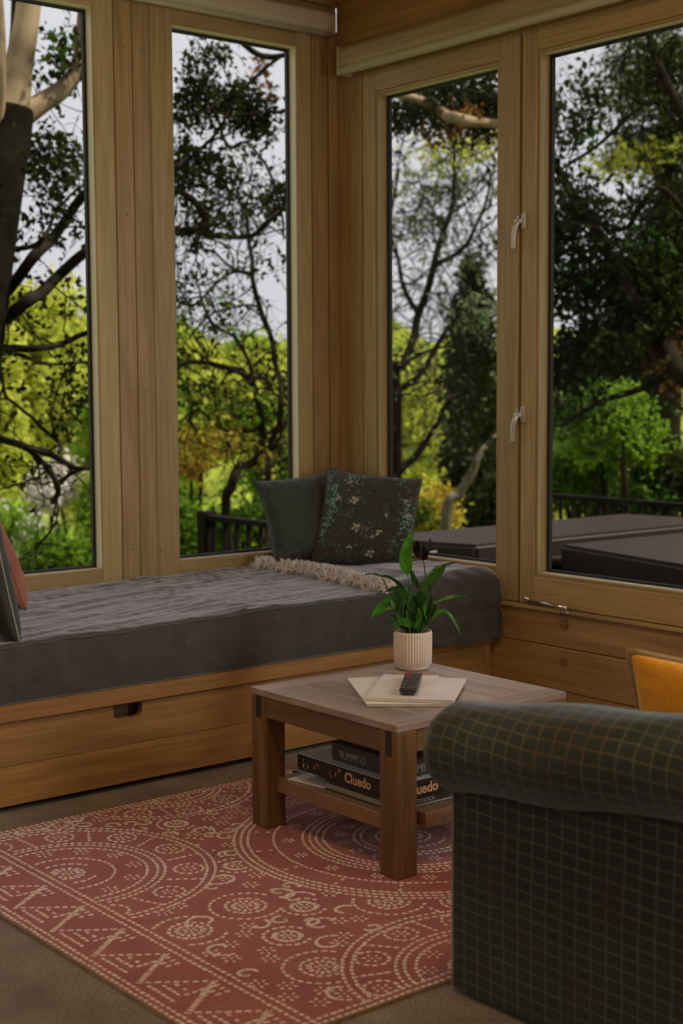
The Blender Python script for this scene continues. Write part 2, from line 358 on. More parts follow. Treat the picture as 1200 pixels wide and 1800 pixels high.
box('beam', (1.2, YA-.035, 2.965), (XB, YA, 3.16), pineX, WL, .004)
scr = []
for (sx_, sy_) in ((218, 82), (249, 88), (224, 377), (253, 380), (229, 685), (258, 687), (233, 966), (282, 966)):
    p = atY(sx_, sy_, YA-.005); A = Acc(); A.add(*tube_arr([p+Vector((0, .002, 0)), p-Vector((0, .0006, 0))], [.0035, .003], 8)); A.build('screw', screwm, WL, smooth=False)

def window_y(n, x0, x1, z0, z1, fx0, fx1, fz0=.505, fz1=2.86):
    """window in the left wall; clear opening x0..x1,z0..z1, frame out to fx0..fx1"""
    w = empty('window_%d' % n, ((fx0+fx1)/2, YA, fz0), kind='structure')
    d0, d1 = YA-.002, YA+.085
    box('stile', (fx0, d0, fz0), (x0, d1, fz1), frameZ, w, .003); box('stile', (x1, d0, fz0), (fx1, d1, fz1), frameZ, w, .003)
    box('rail', (x0, d0, fz0), (x1, d1, z0), frameX, w, .003); box('rail', (x0, d0, z1), (x1, d1, fz1), frameX, w, .003)
    g0 = YA+.05; t = .012
    for lo, hi in (((x0, g0, z0), (x0+t, g0+.02, z1)), ((x1-t, g0, z0), (x1, g0+.02, z1)), ((x0+t, g0, z0), (x1-t, g0+.02, z0+t)), ((x0+t, g0, z1-t), (x1-t, g0+.02, z1))):
        box('gasket', lo, hi, rubber, w, .001)
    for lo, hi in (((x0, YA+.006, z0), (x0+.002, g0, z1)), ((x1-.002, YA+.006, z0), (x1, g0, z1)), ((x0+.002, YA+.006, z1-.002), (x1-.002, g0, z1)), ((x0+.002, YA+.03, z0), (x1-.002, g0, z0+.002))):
        box('lit_reveal_strip', lo, hi, litreveal, w, 0)  # thin pale strips paint the lit reveal round the glass
    box('glass_pane', (x0+.004, g0+.008, z0+.004), (x1-.004, g0+.012, z1-.004), glass, w, 0)
    return w
window_y(1, 1.92, 2.876, .595, 2.785, 1.78, 2.966)
window_y(2, 3.240, 3.868, .60, 2.772, 3.133, 3.947)

# --- wall_right : plane x = XB
WR = empty('wall_right', (XB, 3.5, 0), kind='structure')
SILL = .455
for y0, y1, off in ((4.955, YA-.0, .004), (4.87, 4.955, .010)):
    box('post_board', (XB-off, y0+.001, 0.0), (XB+.10, y1-.001, 2.80), pineZ, WR, .003)
knotmat = simple('brown_knot', (.27, .155, .06), .6, scale=110, vary=.35)
for i, (z0, z1) in enumerate(((.0, .150), (.150, .318), (.318, .452))):
    box('plank', (XB-.004*(i % 2), 1.6, z0+.0015), (XB+.09, YA-.18, z1-.0015), pineY, WR, .003)
for px, py in ((990, 1098), (990, 1165)):                             # round knots in the planks
    p = atX(px, py, XB-.0045); A = Acc()
    V = []; Fc = []
    for r, dx in ((.0, .0006), (.006, .0006), (.0065, .0004), (.019, .0002)):
        for k in range(20): th = 2*PI*k/20; V.append(p+Vector((-dx, math.cos(th)*r*1.15, math.sin(th)*r)))
    for j in range(3):
        for k in range(20): k2 = (k+1) % 20; Fc.append((j*20+k, (j+1)*20+k, (j+1)*20+k2, j*20+k2))
    A.add(V, Fc); A.build('knot', knotmat, WR)
box('sill_board', (XB-.022, 1.6, SILL-.003), (XB+.09, 4.87, SILL+.012), frameY, WR, .003)
box('head_board', (XB, 1.6, 2.64), (XB+.10, YA, 2.80), pineY, WR, .003)
box('beam', (XB-.03, 1.0, 2.765), (XB+.10, YA-.036, 2.97), ambY, WR, .005)
box('beam', (XB-.03, 1.0, 2.973), (XB+.10, YA-.036, 3.16), ambY, WR, .005)
box('sheathing', (XB+.0, -1.6, 0), (XB+.10, 1.6, 3.16), plaster, WR, 0)

def window_x(n, y0, y1, z0, z1, fy0, fy1, fz0, fz1, stepd=0.012):
    w = empty('window_%d' % n, (XB, (fy0+fy1)/2, fz0), kind='structure')
    d0, d1 = XB-.004, XB+.085
    st = .012
    box('stile', (d0, fy0, fz0), (d1, y0-st, fz1), frameZ, w, .003); box('stile', (d0, y1+st, fz0), (d1, fy1, fz1), frameZ, w, .003)
    box('rail', (d0, y0-st, fz0), (d1, y1+st, z0-st), frameY, w, .003); box('rail', (d0, y0-st, z1+st), (d1, y1+st, fz1), frameY, w, .003)
    e0 = XB+.004
    box('bead', (e0, y0-st, z0-st), (d1, y0, z1+st), frameZ, w, .002); box('bead', (e0, y1, z0-st), (d1, y1+st, z1+st), frameZ, w, .002)
    box('bead', (e0, y0, z0-st), (d1, y1, z0), frameY, w, .002); box('bead', (e0, y0, z1), (d1, y1, z1+st), frameY, w, .002)
    g0 = XB+.055; t = .011
    for lo, hi in (((g0, y0, z0), (g0+.02, y0+t, z1)), ((g0, y1-t, z0), (g0+.02, y1, z1)), ((g0, y0+t, z0), (g0+.02, y1-t, z0+t)), ((g0, y0+t, z1-t), (g0+.02, y1-t, z1))):
        box('gasket', lo, hi, rubber, w, .001)
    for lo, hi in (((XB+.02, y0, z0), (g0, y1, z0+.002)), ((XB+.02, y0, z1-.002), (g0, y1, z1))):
        box('lit_reveal_strip', lo, hi, litreveal, w, 0)  # lit head and sill reveals, brightness put into the colour
    box('glass_pane', (g0+.008, y0+.004, z0+.004), (g0+.012, y1-.004, z1-.004), glass, w, 0)
    return w
W3 = window_x(3, 4.062, 4.775, .598, 2.556, 3.936, 4.868, .470, 2.66)
W4 = window_x(4, 2.35, 3.835, .592, 2.562, 2.20, 3.922, .470, 2.66)
box('mullion_back', (XB+.03, 3.90, .46), (XB+.08, 3.96, 2.66), rubber, WR, 0)
box('sheathing', (XB+.02, 1.6, .47), (XB+.10, 2.20, 2.66), plaster, WR, 0)

def catch(py):
    """casement fastener: keep plate with slot, pivot block, boss, curved lever"""
    p = atX(916, py, XB-.005); x = p.x; z = p.z; y = 3.906
    h = empty('window_handle', (x, y, z)); h.parent = W4; h.location = Vector((x, y, z))-W4.location
    def part(name, o):
        return o
    bm = bmesh.new(); box_bm(bm, (x-.004, y-.013, z-.034), (x, y+.010, z+.030), .003, 2)
    frombm('keep_plate', bm, dullm, h)
    bm = bmesh.new(); box_bm(bm, (x-.010, y-.010, z-.030), (x-.004, y-.003, z+.026), .002); box_bm(bm, (x-.010, y+.001, z-.030), (x-.004, y+.008, z+.026), .002)
    frombm('keep_rib', bm, dullm, h)
    bm = bmesh.new(); box_bm(bm, (x-.022, y-.004, z-.012), (x-.004, y+.034, z+.006), .004, 2); frombm('pivot_block', bm, dullm, h)
    tube('pivot_pin', [(x-.012, y+.022, z+.004), (x-.012, y+.022, z+.022)], .006, dullm, h, 12, 1)
    tube('lever', [(x-.020, y+.012, z-.004), (x-.030, y+.018, z-.025), (x-.032, y+.024, z-.055), (x-.031, y+.026, z-.090), (x-.030, y+.027, z-.108)], [.009, .011, .0105, .0095, .0085], dullm, h, 12, 4)
catch(388); catch(728)
# casement stay on the sill rail of window 4
a = atX(930, 1056, XB-.015); b_ = atX(993, 1070, XB-.03)
st = empty('window_stay', a); st.parent = W4; st.location = a-W4.location
tube('stay_arm', [a+Vector((-.010, 0, .004)), b_+Vector((-.004, .0, .004))], .0065, chrome, st, 10, 1)
tube('stay_pin', [b_+Vector((0, 0, -.014)), b_+Vector((0, 0, .014))], [.008, .008], chrome, st, 12, 1)
tube('stay_foot', [b_+Vector((-.004, .018, -.016)), b_+Vector((.004, -.018, -.016))], .006, chrome, st, 8, 1)
bm = bmesh.new(); bmesh.ops.create_uvsphere(bm, u_segments=14, v_segments=8, radius=.013, matrix=Matrix.Translation(a+Vector((-.010, .004, .008)))); frombm('stay_knob', bm, chrome, st, smooth=True)
bm = bmesh.new(); box_bm(bm, a+Vector((-.006, -.022, -.012)), a+Vector((.012, .022, .008)), .003); frombm('stay_bracket', bm, chrome, st)

# --- blinds (rolled up)
def blind_profile(sgn_axis, a0, a1, face, z0, z1, depth, name, label):
    """cassette running a0..a1; profile (d,z) extruded; rounded lower front"""
    prof = [(0, z1), (depth*.86, z1), (depth*.95, z1-.008), (depth, z1-.02)]
    for k in range(9):
        th = k/8*PI/2; prof.append((depth-.028+.028*math.cos(th)+0.0, z0+.028-.028*math.sin(th)))
    prof += [(0, z0)]
    V = []; n = len(prof)
    for a in (a0, a1):
        for d, z in prof: V.append((a, YA-d-face, z) if sgn_axis == 0 else (XB-d-face, a, z))
    Fc = [(i, (i+1) % n, n+(i+1) % n, n+i) for i in range(n)] + [tuple(range(n))[::-1], tuple(range(n, 2*n))]
    A = Acc(); A.add(V, Fc); return A
t = empty('roller_blind', (2.6, YA-.03, 2.83), 'rolled-up cream roller blind cassette above the left-hand windows', 'blind')
A = blind_profile(0, 1.3, 4.035, .004, 2.845, 2.925, .055, '', ''); o = A.build('cassette', white_metal, t, smooth=False)
tube('bottom_bar', [(1.3, YA-.035, 2.838), (4.03, YA-.035, 2.838)], .011, white_metal, t, 10, 1)
box('end_cap', (4.035, YA-.062, 2.838), (4.042, YA-.002, 2.93), dullm, t, .004)
t = empty('roller_blind', (XB-.03, 3.5, 2.66), 'rolled-up cream roller blind cassette above the right-hand casements', 'blind')
A = blind_profile(1, 1.7, 4.93, .004, 2.675, 2.765, .085, '', ''); A.build('cassette', wood('blind_pelmet_wood', 1, (.36, .27, .14), (.42, .32, .17), (.46, .36, .2), knots=False), t, smooth=False)
tube('bottom_bar', [(XB-.070, 1.7, 2.668), (XB-.070, 4.93, 2.668)], .019, white_metal, t, 14, 1)
box('end_cap', (XB-.092, 4.93, 2.65), (XB-.002, 4.936, 2.77), white_metal, t, .002)

# ================================================================== WINDOW SEAT
BY = 4.064
B = empty('window_seat_bench', (2.9, BY, 0), 'long pine window-seat bench with a drawer front under the windows', 'bench')
box('seat_board', (1.55, BY-.006, .287), (XB-.006, YA-.003, .346), ambX, B, .004)
box('end_board', (XB-.045, BY+.008, .015), (XB-.007, BY+.045, .285), ambX, B, .003)
box('end_board', (1.55, BY+.008, .0), (1.59, YA-.003, .285), ambX, B, .003)
box('arm_panel', (1.55, BY+.01, .347), (1.59, YA-.003, .93), pineX, B, .006)
box('back_panel', (1.59, YA-.04, .0), (XB-.045, YA-.02, .285), ambX, B, 0)
box('plinth', (1.59, BY+.06, .0), (XB-.045, BY+.08, .05), rubber, B, 0)
D = empty('drawer', (0, 0, 0)); D.parent = B
D.location = (-.5, 0.0, .02)
def drawer_plank(z0, z1, notch):
    x0, x1 = 1.592, XB-.048; y0, y1 = BY+.010, BY+.035
    bm = bmesh.new()
    if not notch: box_bm(bm, (x0, y0, z0), (x1, y1, z1), .002)
    else:       # half-round cut-out in the top edge for the hand
        n0, n1, nz_ = 2.348, 2.456, .236
        prof = [(x0, z0), (x1, z0), (x1, z1), (n1, z1)]
        for k in range(7): th = k/6*PI/2; prof.append((n1-.022+.022*math.cos(th), nz_+.022-.022*math.sin(th)))
        for k in range(7): th = PI/2-k/6*PI/2; prof.append((n0+.022-.022*math.cos(th), nz_+.022-.022*math.sin(th)))
        prof += [(n0, z1), (x0, z1)]
        f = bm.faces.new([bm.verts.new((p[0], y0, p[1])) for p in prof])
        r = bmesh.ops.extrude_face_region(bm, geom=[f]); bmesh.ops.translate(bm, verts=[v for v in r['geom'] if isinstance(v, bmesh.types.BMVert)], vec=(0, y1-y0, 0))
        bmesh.ops.triangulate(bm, faces=[f for f in bm.faces if len(f.verts) > 4])
    return frombm('plank', bm, ambX, D)
drawer_plank(.020, .1455, False); drawer_plank(.1480, .283, True)
box('drawer_box', (1.65, BY+.065, .06), (XB-.12, YA-.1, .275), tblX, D, 0)

# mattress
def wr(x, y, s=1.0):
    """cloth wrinkle field: creases running roughly along the bench from the front-left"""
    k = .55+.9*max(0, noise.noise(Vector((x*1.7, y*1.5, 2)))+.25)
    a = noise.noise(Vector((x*2.1, y*16-x*3.2, 0)))
    b = noise.noise(Vector((x*3.4+3, y*30-x*8, 4)))
    return s*k*(.009*(1-abs(a))**6 + .0065*(1-abs(b))**6 + .0012*noise.noise(Vector((x*14, y*26, 9))))
def mattress():
    x0, x1, y0, y1, z0, z1 = 1.60, 4.03, BY-.012, YA-.01, .348, .535
    prof = []                       # (y, z, kind) from bottom front over the top to the back
    for k in range(12): prof.append((y0, z0+.006+(z1-.028-z0-.006)*k/11, 0))
    for k in range(1, 6): th = k/6*PI/2; prof.append((y0+.022*(1-math.cos(th)), z1-.022+.022*math.sin(th)-.0, 1))
    for k in range(60): prof.append((y0+.022+(y1-y0-.04)*k/59, z1, 2))
    prof.append((y1-.004, z1-.012, 1)); prof.append((y1, z1-.04, 1)); prof.append((y1, z0, 1))
    nx = 230; V = []; Q = []; m_ = len(prof)
    for i in range(nx+1):
        x = x0+(x1-x0)*i/nx; ex = min(1, (x1-x)/.05, (x-x0)/.05); e = 1-(1-max(ex, 0))**2
        for (y, z, k) in prof:
            yy, zz = y, z
            if k == 2: zz += wr(x, y)*1.0 + .006*math.sin(x*2.2+1) + .010*(x-2.6)/1.4
            if k == 1: zz += wr(x, y0+.03)*.8+ .006*math.sin(x*2.2+1)+ .010*(x-2.6)/1.4
            if k in (0, 1) and y < y0+.1: yy -= .010*math.sin(PI*(z-z0)/(z1-z0)) + .004*noise.noise(Vector((x*5, z*9, 2)))+.004*(1-abs(noise.noise(Vector((x*7, z*5+x, 7)))))**4
            if k == 0: zz += .010*noise.noise(Vector((x*3, 0, 5)))*(z-z0)/(z1-z0)+ .008*(x-2.6)/1.4*(z-z0)/(z1-z0)
            zz = z0+(zz-z0)*(.75+.25*e)
            V.append((x, yy, zz))
    for i in range(nx):
        for j in range(m_-1): a = i*m_+j; Q.append((a, a+m_, a+m_+1, a+1))
    A = Acc(); A.add(V, Q); A.add([V[j] for j in range(m_)], [tuple(range(m_))]); A.add([V[nx*m_+j] for j in range(m_)], [tuple(range(m_))[::-1]])
    A.add([(x0, y0, z0), (x1, y0, z0), (x1, y1, z0), (x0, y1, z0)], [(3, 2, 1, 0)])
    o = A.build('seat_mattress', linen, None, (2.8, 4.5, .348))
    tag(o, 'long charcoal linen seat mattress with creased cover on the bench', 'mattress')
    # seam piping on the front top edge
    pts = []
    for i in range(0, 121):
        x = x0+.02+(x1-x0-.04)*i/120
        pts.append((x, y0-.001, z1-.010+wr(x, y0+.03)*.8+.006*math.sin(x*2.2+1)+.010*(x-2.6)/1.4))
    tube('seam', pts, .0035, linen, o, 6, 1)
mattress()

# throw over the right end
def throw():
    x1 = XB-.010; zt = .551; nyt = 90; nx = 46
    path = []
    for k in range(44): path.append((YA-.03-(YA-.03-(BY+.03))*k/43, zt, 0))
    for k in range(1, 8): th = k/8*PI/2; path.append((BY+.03-.062*math.sin(th), zt-.062+.062*math.cos(th), 1))
    for k in range(1, 16): path.append((BY-.034-.004*math.sin(k), zt-.062-.172*k/15, 2))
    V = []; Q = []; m_ = len(path)
    for j, (y, z, k) in enumerate(path):
        xl = 3.60 - .075*max(0, min(1, (4.5-y)/.45)) if k == 0 else 3.525+.03*(k == 2)+ .17*max(0, (.49-z))/.17*(k == 2)
        puff = .030*max(0, min(1, (4.75-y)/.4))
        for i in range(nx+1):
            u = i/nx; x = xl+(x1-xl)*u; p = puff*(min(1, u*5))*(.35+.65*min(1, u*1.6))
            nz_ = .010*noise.noise(Vector((x*7, y*5+z*4, 1)))+.006*noise.noise(Vector((x*19, y*13+z*9, 3)))
            yy, zz = y, z
            if k == 0: zz += p+nz_+.004
            elif k == 1: zz += p*.8+nz_; yy -= nz_*.6+ .010*u
            else: yy -= nz_*.8+.010*u+.007*math.sin(x*38+z*9)*min(1, (.5-z)*6); zz += .012*noise.noise(Vector((x*5, 0, 8)))*(.5-z)*5
            V.append((x, yy, zz))
    for j in range(m_-1):
        for i in range(nx): a = j*(nx+1)+i; Q.append((a, a+nx+1, a+nx+2, a+1))
    A = Acc(); A.add(V, Q); o = A.build('throw_blanket', throwm, None, (3.8, 4.5, zt))
    tag(o, 'dark grey woven throw with pale woolly fringe draped over the mattress end', 'blanket')
    md = o.modifiers.new('thick', 'SOLIDIFY'); md.thickness = .008; md.offset = 1
    # fringe along the left edge: twisted tassel loops of pale wool
    A = Acc(); rnd = random.Random(3); y = YA-.06
    while y > BY-.005:
        t_ = max(0, min(1, (4.5-y)/.45)); xl = 3.60-.075*t_+.012; zb = zt+.012
        for s in range(2):          # loose curls of thick yarn
            px, py = xl+rnd.uniform(-.004, .030), y+rnd.uniform(-.012, .012); L = rnd.uniform(.045, .085); ang = rnd.uniform(-1.1, 1.1); cr = rnd.uniform(.007, .014); ph = rnd.uniform(0, 6.28); tn = rnd.uniform(2.0, 3.6)
            P = []
            for i in range(26):
                t_ = i/25; th = ph+t_*tn*2*PI; h_ = .004+.022*math.sin(PI*min(1, t_*1.15))+rnd.uniform(-.001, .001)
                P.append(Vector((px+.012-L*t_*math.cos(ang*.6), py+L*t_*math.sin(ang)+cr*math.cos(th), zb+h_+cr*math.sin(th)-.010*t_)))
            A.add(*tube_arr(P, [.0048*(1-.3*i/25) for i in range(26)], 6))
            for q in range(3):
                o_ = Vector((rnd.uniform(-.008, .008), rnd.uniform(-.008, .008), rnd.uniform(-.003, .008))); P2 = [p+o_*(.4+i*.05) for i, p in enumerate(P)]; A.add(*tube_arr(P2, [.0012]*len(P2), 3))
        y -= rnd.uniform(.007, .012)
    f = A.build('fringe', fringem, o); f['kind'] = 'stuff'; f['label'] = 'pale grey woolly fringe'
throw()

# ------------------------------------------------------------------ cushions
def cushion(name, C, nrm, thick, mat, label, group=None, pinch=.06, pipe=None, wsc=1.0, sag=0.12, pw=.38, n=40):
    """C = corners BL, BR, TR, TL (world); nrm = facing direction; edges curve inwards, corners stay sharp"""
    BL, BR, TR, TL = [Vector(c) for c in C]; nn = Vector(nrm).normalized(); ctr = (BL+BR+TR+TL)/4
    def P(u, v, s):
        uu = u*(1-pinch*(1-v*v)*abs(u)**1.5*1.0); vv = v*(1-pinch*(1-u*u)*abs(v)**1.5)
        a = (uu+1)/2; b = (vv+1)/2
        p = (BL*(1-a)+BR*a)*(1-b)+(TL*(1-a)+TR*a)*b
        h = max(0.0, (1-u**2)*(1-v**2))**pw
        q = p*6
        w = .006*wsc*noise.noise(q*1.2)+.0045*wsc*(1-abs(noise.noise(Vector((u*3+v*2, v*3-u*2, ctr.x*5)))))**3
        # radial puckers near the corners
        ca = (abs(u)*abs(v))**3; w -= .010*wsc*ca*math.sin(math.atan2(v, u)*26)*h*2
        return p+nn*(s*(h*(thick/2)*(1+sag*(-v)) + w*min(1, h*2)))
    V = []; UVs = []; Q = []
    def g(t): return math.sin(t*PI/2)*.55+t*.45
    for s in (1, -1):
        for j in range(n+1):
            for i in range(n+1):
                u = g(-1+2*i/n); v = g(-1+2*j/n); V.append(P(u, v, s)); UVs.append(((u+1)/2, (v+1)/2))
    m_ = (n+1)*(n+1)
    for s in (0, 1):
        for j in range(n):
            for i in range(n):
                a = s*m_+j*(n+1)+i; f = (a, a+1, a+n+2, a+n+1); Q.append(f if s == 0 else f[::-1])
    me = bpy.data.meshes.new(name); me.from_pydata(V, [], Q)
    uvl = me.uv_layers.new(name='UVMap')
    for l in me.loops: uvl.data[l.index].uv = UVs[l.vertex_index]
    bm = bmesh.new(); bm.from_mesh(me); bmesh.ops.remove_doubles(bm, verts=bm.verts, dist=.0002); bmesh.ops.recalc_face_normals(bm, faces=bm.faces); bm.to_mesh(me); bm.free()
    o = link(name, me, mat, None, tuple(min((BL+BR)/2, (BL+BR)/2, key=lambda q: q.z)), True)
    tag(o, label, 'cushion', group)
    pts = []
    for (u0, v0, u1, v1) in ((-1, -1, 1, -1), (1, -1, 1, 1), (1, 1, -1, 1), (-1, 1, -1, -1)):
        for k in range(20): t_ = k/20; pts.append(P(u0+(u1-u0)*t_, v0+(v1-v0)*t_, 1))
    pts.append(pts[0]); A = Acc(); A.add(*tube_arr(pts, [pipe[1] if pipe else .0022]*len(pts), 6)); A.build('piping' if pipe else 'seam', pipe[0] if pipe else mat, o)
    return o, P
cushion('cushion', [atY(484, 984, 4.86)-Vector((0, 0, .012)), atY(590, 990, 4.80)-Vector((0, 0, .012)), atY(592, 822, 4.97), atY(446, 846, 4.95)], (-.35, -1, .15), .19, greenlinen,
        'plain grey-green linen cushion leaning against the window corner', pinch=.09, wsc=2.4)
fc, FP = cushion('cushion', [atY(545, 992, 4.76), atX(722, 1003, 4.02), atX(742, 842, 4.068), atY(576, 824, 4.86)], (-.72, -.75, .18), .17, floral,
        'dark botanical print cushion with white blossoms in the window corner', pinch=.05)
# printed blossoms and fronds lie on the cloth of the cushion
A = Acc(); rnd = random.Random(5)
Nf = Vector((-.72, -.75, .18)).normalized()
def blob(A, u, v, ru, rv, ang, lift=.0016):
    V = []; k = 9
    for i in range(k):
        th = 2*PI*i/k; du = math.cos(th)*ru; dv = math.sin(th)*rv; uu = u+du*math.cos(ang)-dv*math.sin(ang); vv = v+du*math.sin(ang)+dv*math.cos(ang)
        V.append(FP(max(-.98, min(.98, uu)), max(-.98, min(.98, vv)), 1)+Nf*lift)
    A.add(V, [tuple(range(k))])
for (px, py, s) in ((618, 888, 1.2), (629, 934, 1.3), (672, 940, 1.0), (661, 948, .6), (721, 906, 1.0), (718, 888, .6), (660, 978, 1.2), (622, 970, .8), (680, 908, .6), (588, 886, .9), (606, 855, .6), (713, 880, .6), (634, 965, .4)):
    u = -1+2*(px-556)/(734-556); v = -1+2*(1-(py-836)/(1000-836)); 
    A = Acc(); r0_ = rnd.random()
    for k in range(rnd.choice((3, 4, 5))):
        a_ = 2*PI*k/4.4+r0_; d_ = s*rnd.uniform(.034, .058); blob(A, u+d_*math.cos(a_), v+d_*math.sin(a_), rnd.uniform(.026, .042)*s, rnd.uniform(.018, .030)*s, a_)
    A.build('blossom_print', petalm, fc, smooth=False)['kind'] = 'stuff'
A = Acc()
for (cu, cv, su, sv, n_) in ((-.80, .28, .15, .42, 95), (.80, .05, .11, .40, 55), (-.42, .82, .22, .10, 22), (-.86, -.35, .1, .25, 30)):
    for k in range(n_): blob(A, cu+rnd.gauss(0, su*.6), cv+rnd.gauss(0, sv*.6), rnd.uniform(.022, .042), rnd.uniform(.009, .016), rnd.uniform(0, PI), .0012)
A.build('frond_print', tealm, fc, smooth=False)['kind'] = 'stuff'
# left-hand cushions
def P3(x, y, z): return Vector((x, y, z))
cushion('cushion', [P3(2.025, 4.075, .515), P3(2.06, 4.50, .545), P3(1.97, 4.50, 1.0), P3(1.935, 4.09, 1.0)], (1, -.1, .1), .10, greenlinen,
        'large grey-green linen cushion at the left end of the seat nearest the room', pinch=.05, pipe=(palepipe, .0035))
cushion('cushion', [P3(2.29, 4.56, .548), P3(2.30, 4.90, .548), P3(2.21, 4.92, .90), P3(2.19, 4.58, .875)], (1, -.1, .25), .12, pinkf,
        'dusty pink cushion behind the grey-green one at the left end', pinch=.05)

# ================================================================== COFFEE TABLE
TX0, TX1, TY0, TY1, TZ = 2.476, 3.136, 2.820, 3.482, .425
T = empty('coffee_table', ((TX0+TX1)/2, (TY0+TY1)/2, 0), 'square dark brown wooden coffee table with lower shelf on the red rug', 'table')
LW = .074
for lx in (TX0, TX1-LW):
    for ly in (TY0, TY1-LW):
        lg = box('leg', (lx, ly, .004), (lx+LW, ly+LW, TZ-.0215), tblZ, T, .004)
        fx = lx-.0012 if lx == TX0 else lx+LW-.004
        box('inlay', (lx-.0012, ly+.022, TZ-.088), (lx+.004, ly+.046, TZ-.0225), inlay, lg, 0)
box('top_board', (TX0, TY0, TZ-.021), (TX1, TY0+.072, TZ), topX, T, .0015)
box('top_board', (TX0, TY1-.072, TZ-.021), (TX1, TY1, TZ), topX, T, .0015)
xs = [TX0, TX0+.13, TX0+.235, TX0+.36, TX0+.455, TX0+.56, TX1]
for a_, b2 in zip(xs[:-1], xs[1:]): box('top_board', (a_+.0004, TY0+.0725, TZ-.021), (b2-.0004, TY1-.0725, TZ-.0003), topY, T, .0012)
ap = .062
box('apron', (TX0+.003, TY0+LW, TZ-.021-ap), (TX0+.024, TY1-LW, TZ-.0215), tblY, T, .002); box('apron', (TX1-.024, TY0+LW, TZ-.021-ap), (TX1-.003, TY1-LW, TZ-.0215), tblY, T, .002)
box('apron', (TX0+LW, TY0+.003, TZ-.021-ap), (TX1-LW, TY0+.024, TZ-.0215), tblX, T, .002); box('apron', (TX0+LW, TY1-.024, TZ-.021-ap), (TX1-LW, TY1-.003, TZ-.0215), tblX, T, .002)
SZ = .157
for a_, b2 in ((TX0+.035, TX0+.13), (TX0+.13, TX0+.26), (TX0+.26, TX0+.40), (TX0+.40, TX0+.53), (TX0+.53, TX1-.035)):
    y0, y1 = (TY0+LW, TY1-LW) if (a_ < TX0+LW or b2 > TX1-LW) else (TY0+.03, TY1-.03)
    if a_ < TX0+LW or b2 > TX1-LW:
        box('shelf_board', (a_, y0+.0, SZ-.043), (b2-.0006, y1, SZ), tblY, T, .002)
    else: box('shelf_board', (a_, y0, SZ-.043), (b2-.0006, y1, SZ), tblY, T, .002)

# text helper
def text(name, body, size, origin, xdir, ydir, mat, parent, ext=.0004, bold=0.0, sx_=1.0):
    cu = bpy.data.curves.new(name, 'FONT'); cu.body = body; cu.size = size; cu.extrude = ext; cu.offset = bold; cu.resolution_u = 3
    tmp = bpy.data.objects.new('tmp', cu); me = bpy.data.meshes.new_from_object(tmp); bpy.data.objects.remove(tmp)
    X = Vector(xdir); Y = Vector(ydir); Z = X.cross(Y)
    M = Matrix(((X.x*sx_, Y.x, Z.x, origin[0]), (X.y*sx_, Y.y, Z.y, origin[1]), (X.z*sx_, Y.z, Z.z, origin[2]), (0, 0, 0, 1)))
    me.transform(M); return link(name, me, mat, parent)
# shelf things
def game(name, lo, hi, mat, lidz, label, traymat=board):
    g = empty(name, ((lo[0]+hi[0])/2, (lo[1]+hi[1])/2, lo[2]), label, 'box', 'board games on the table shelf')
    box('tray', (lo[0]+.002, lo[1]+.002, lo[2]), (hi[0]-.002, hi[1]-.002, lidz+.004), traymat, g, .001)
    box('lid', (lo[0], lo[1], lidz), hi, mat, g, .0015)
    return g
g1 = game('game_box', (2.552, 2.905, SZ+.001), (2.95, 3.215, .186), gbrown, .164, 'flat dark brown board game box at the bottom of the shelf stack')
text('lettering', 'CHRISTCHURCH', .0165, (2.586, 2.9045, .168), (1, 0, 0), (0, 0, 1), letterw, g1, sx_=.84)
box('side_band', (2.5505, 2.907, .160), (2.553, 3.212, .1745), board, g1, 0)
g2 = game('game_box', (2.550, 2.900, .1865), (2.95, 3.352, .232), gblack, .192, 'black board game box with orange lettering in the middle of the stack', gblack)
text('lettering', 'Cluedo', .040, (2.5495, 3.130, .1965), (0, -1, 0), (0, 0, 1), lettero, g2, bold=.0012, sx_=.98)
text('lettering', 'Cluedo', .040, (2.580, 2.8995, .1965), (1, 0, 0), (0, 0, 1), lettero, g2, bold=.0012, sx_=1.0)
rnd = random.Random(11); A = Acc(); A2 = Acc()
for k in range(26):      # printed figures on the end of the box side
    y = 3.340-rnd.random()*.185; z = rnd.uniform(.194, .224); h_ = rnd.uniform(.004, .014); w_ = rnd.uniform(.002, .006)
    (A if k % 2 else A2).add([(2.5494, y, z-h_/2), (2.5494, y-w_, z-h_/3), (2.5494, y-w_*.7, z+h_/2), (2.5494, y+w_*.3, z+h_/3)], [(0, 1, 2, 3)])
A.build('side_picture', lettero, g2, smooth=False)['kind'] = 'stuff'; A2.build('side_picture', simple('brown_red_print', (.30, .09, .03), .5), g2, smooth=False)['kind'] = 'stuff'
box('top_sheet', (2.556, 2.91, .2318), (2.94, 3.346, .2335), paper2, g2, 0)
g3 = game('game_box', (2.585, 2.93, .234), (2.90, 3.232, .288), ggrey, .243, 'dark grey-green tile game box topmost in the shelf stack', ggrey)
text('lettering', 'RUMMY-O', .034, (2.5845, 3.195, .246), (0, -1, 0), (0, 0, 1), letterw, g3, sx_=.74)
text('lettering', 'RUMMY-O', .034, (2.605, 2.9295, .246), (1, 0, 0), (0, 0, 1), letterw, g3, sx_=.9)
bm = bmesh.new(); box_bm(bm, (-.10, -.075, 0), (.10, .075, .004), .001)
bmesh.ops.transform(bm, matrix=Matrix.Translation((2.63, 3.30, SZ+.001))@Matrix.Rotation(.15, 4, 'Z'), verts=bm.verts)
o = frombm('leaflet', bm, paper, None, (2.62, 3.30, SZ+.001)); tag(o, 'white leaflet lying on the table shelf beside the box stack', 'leaflet')

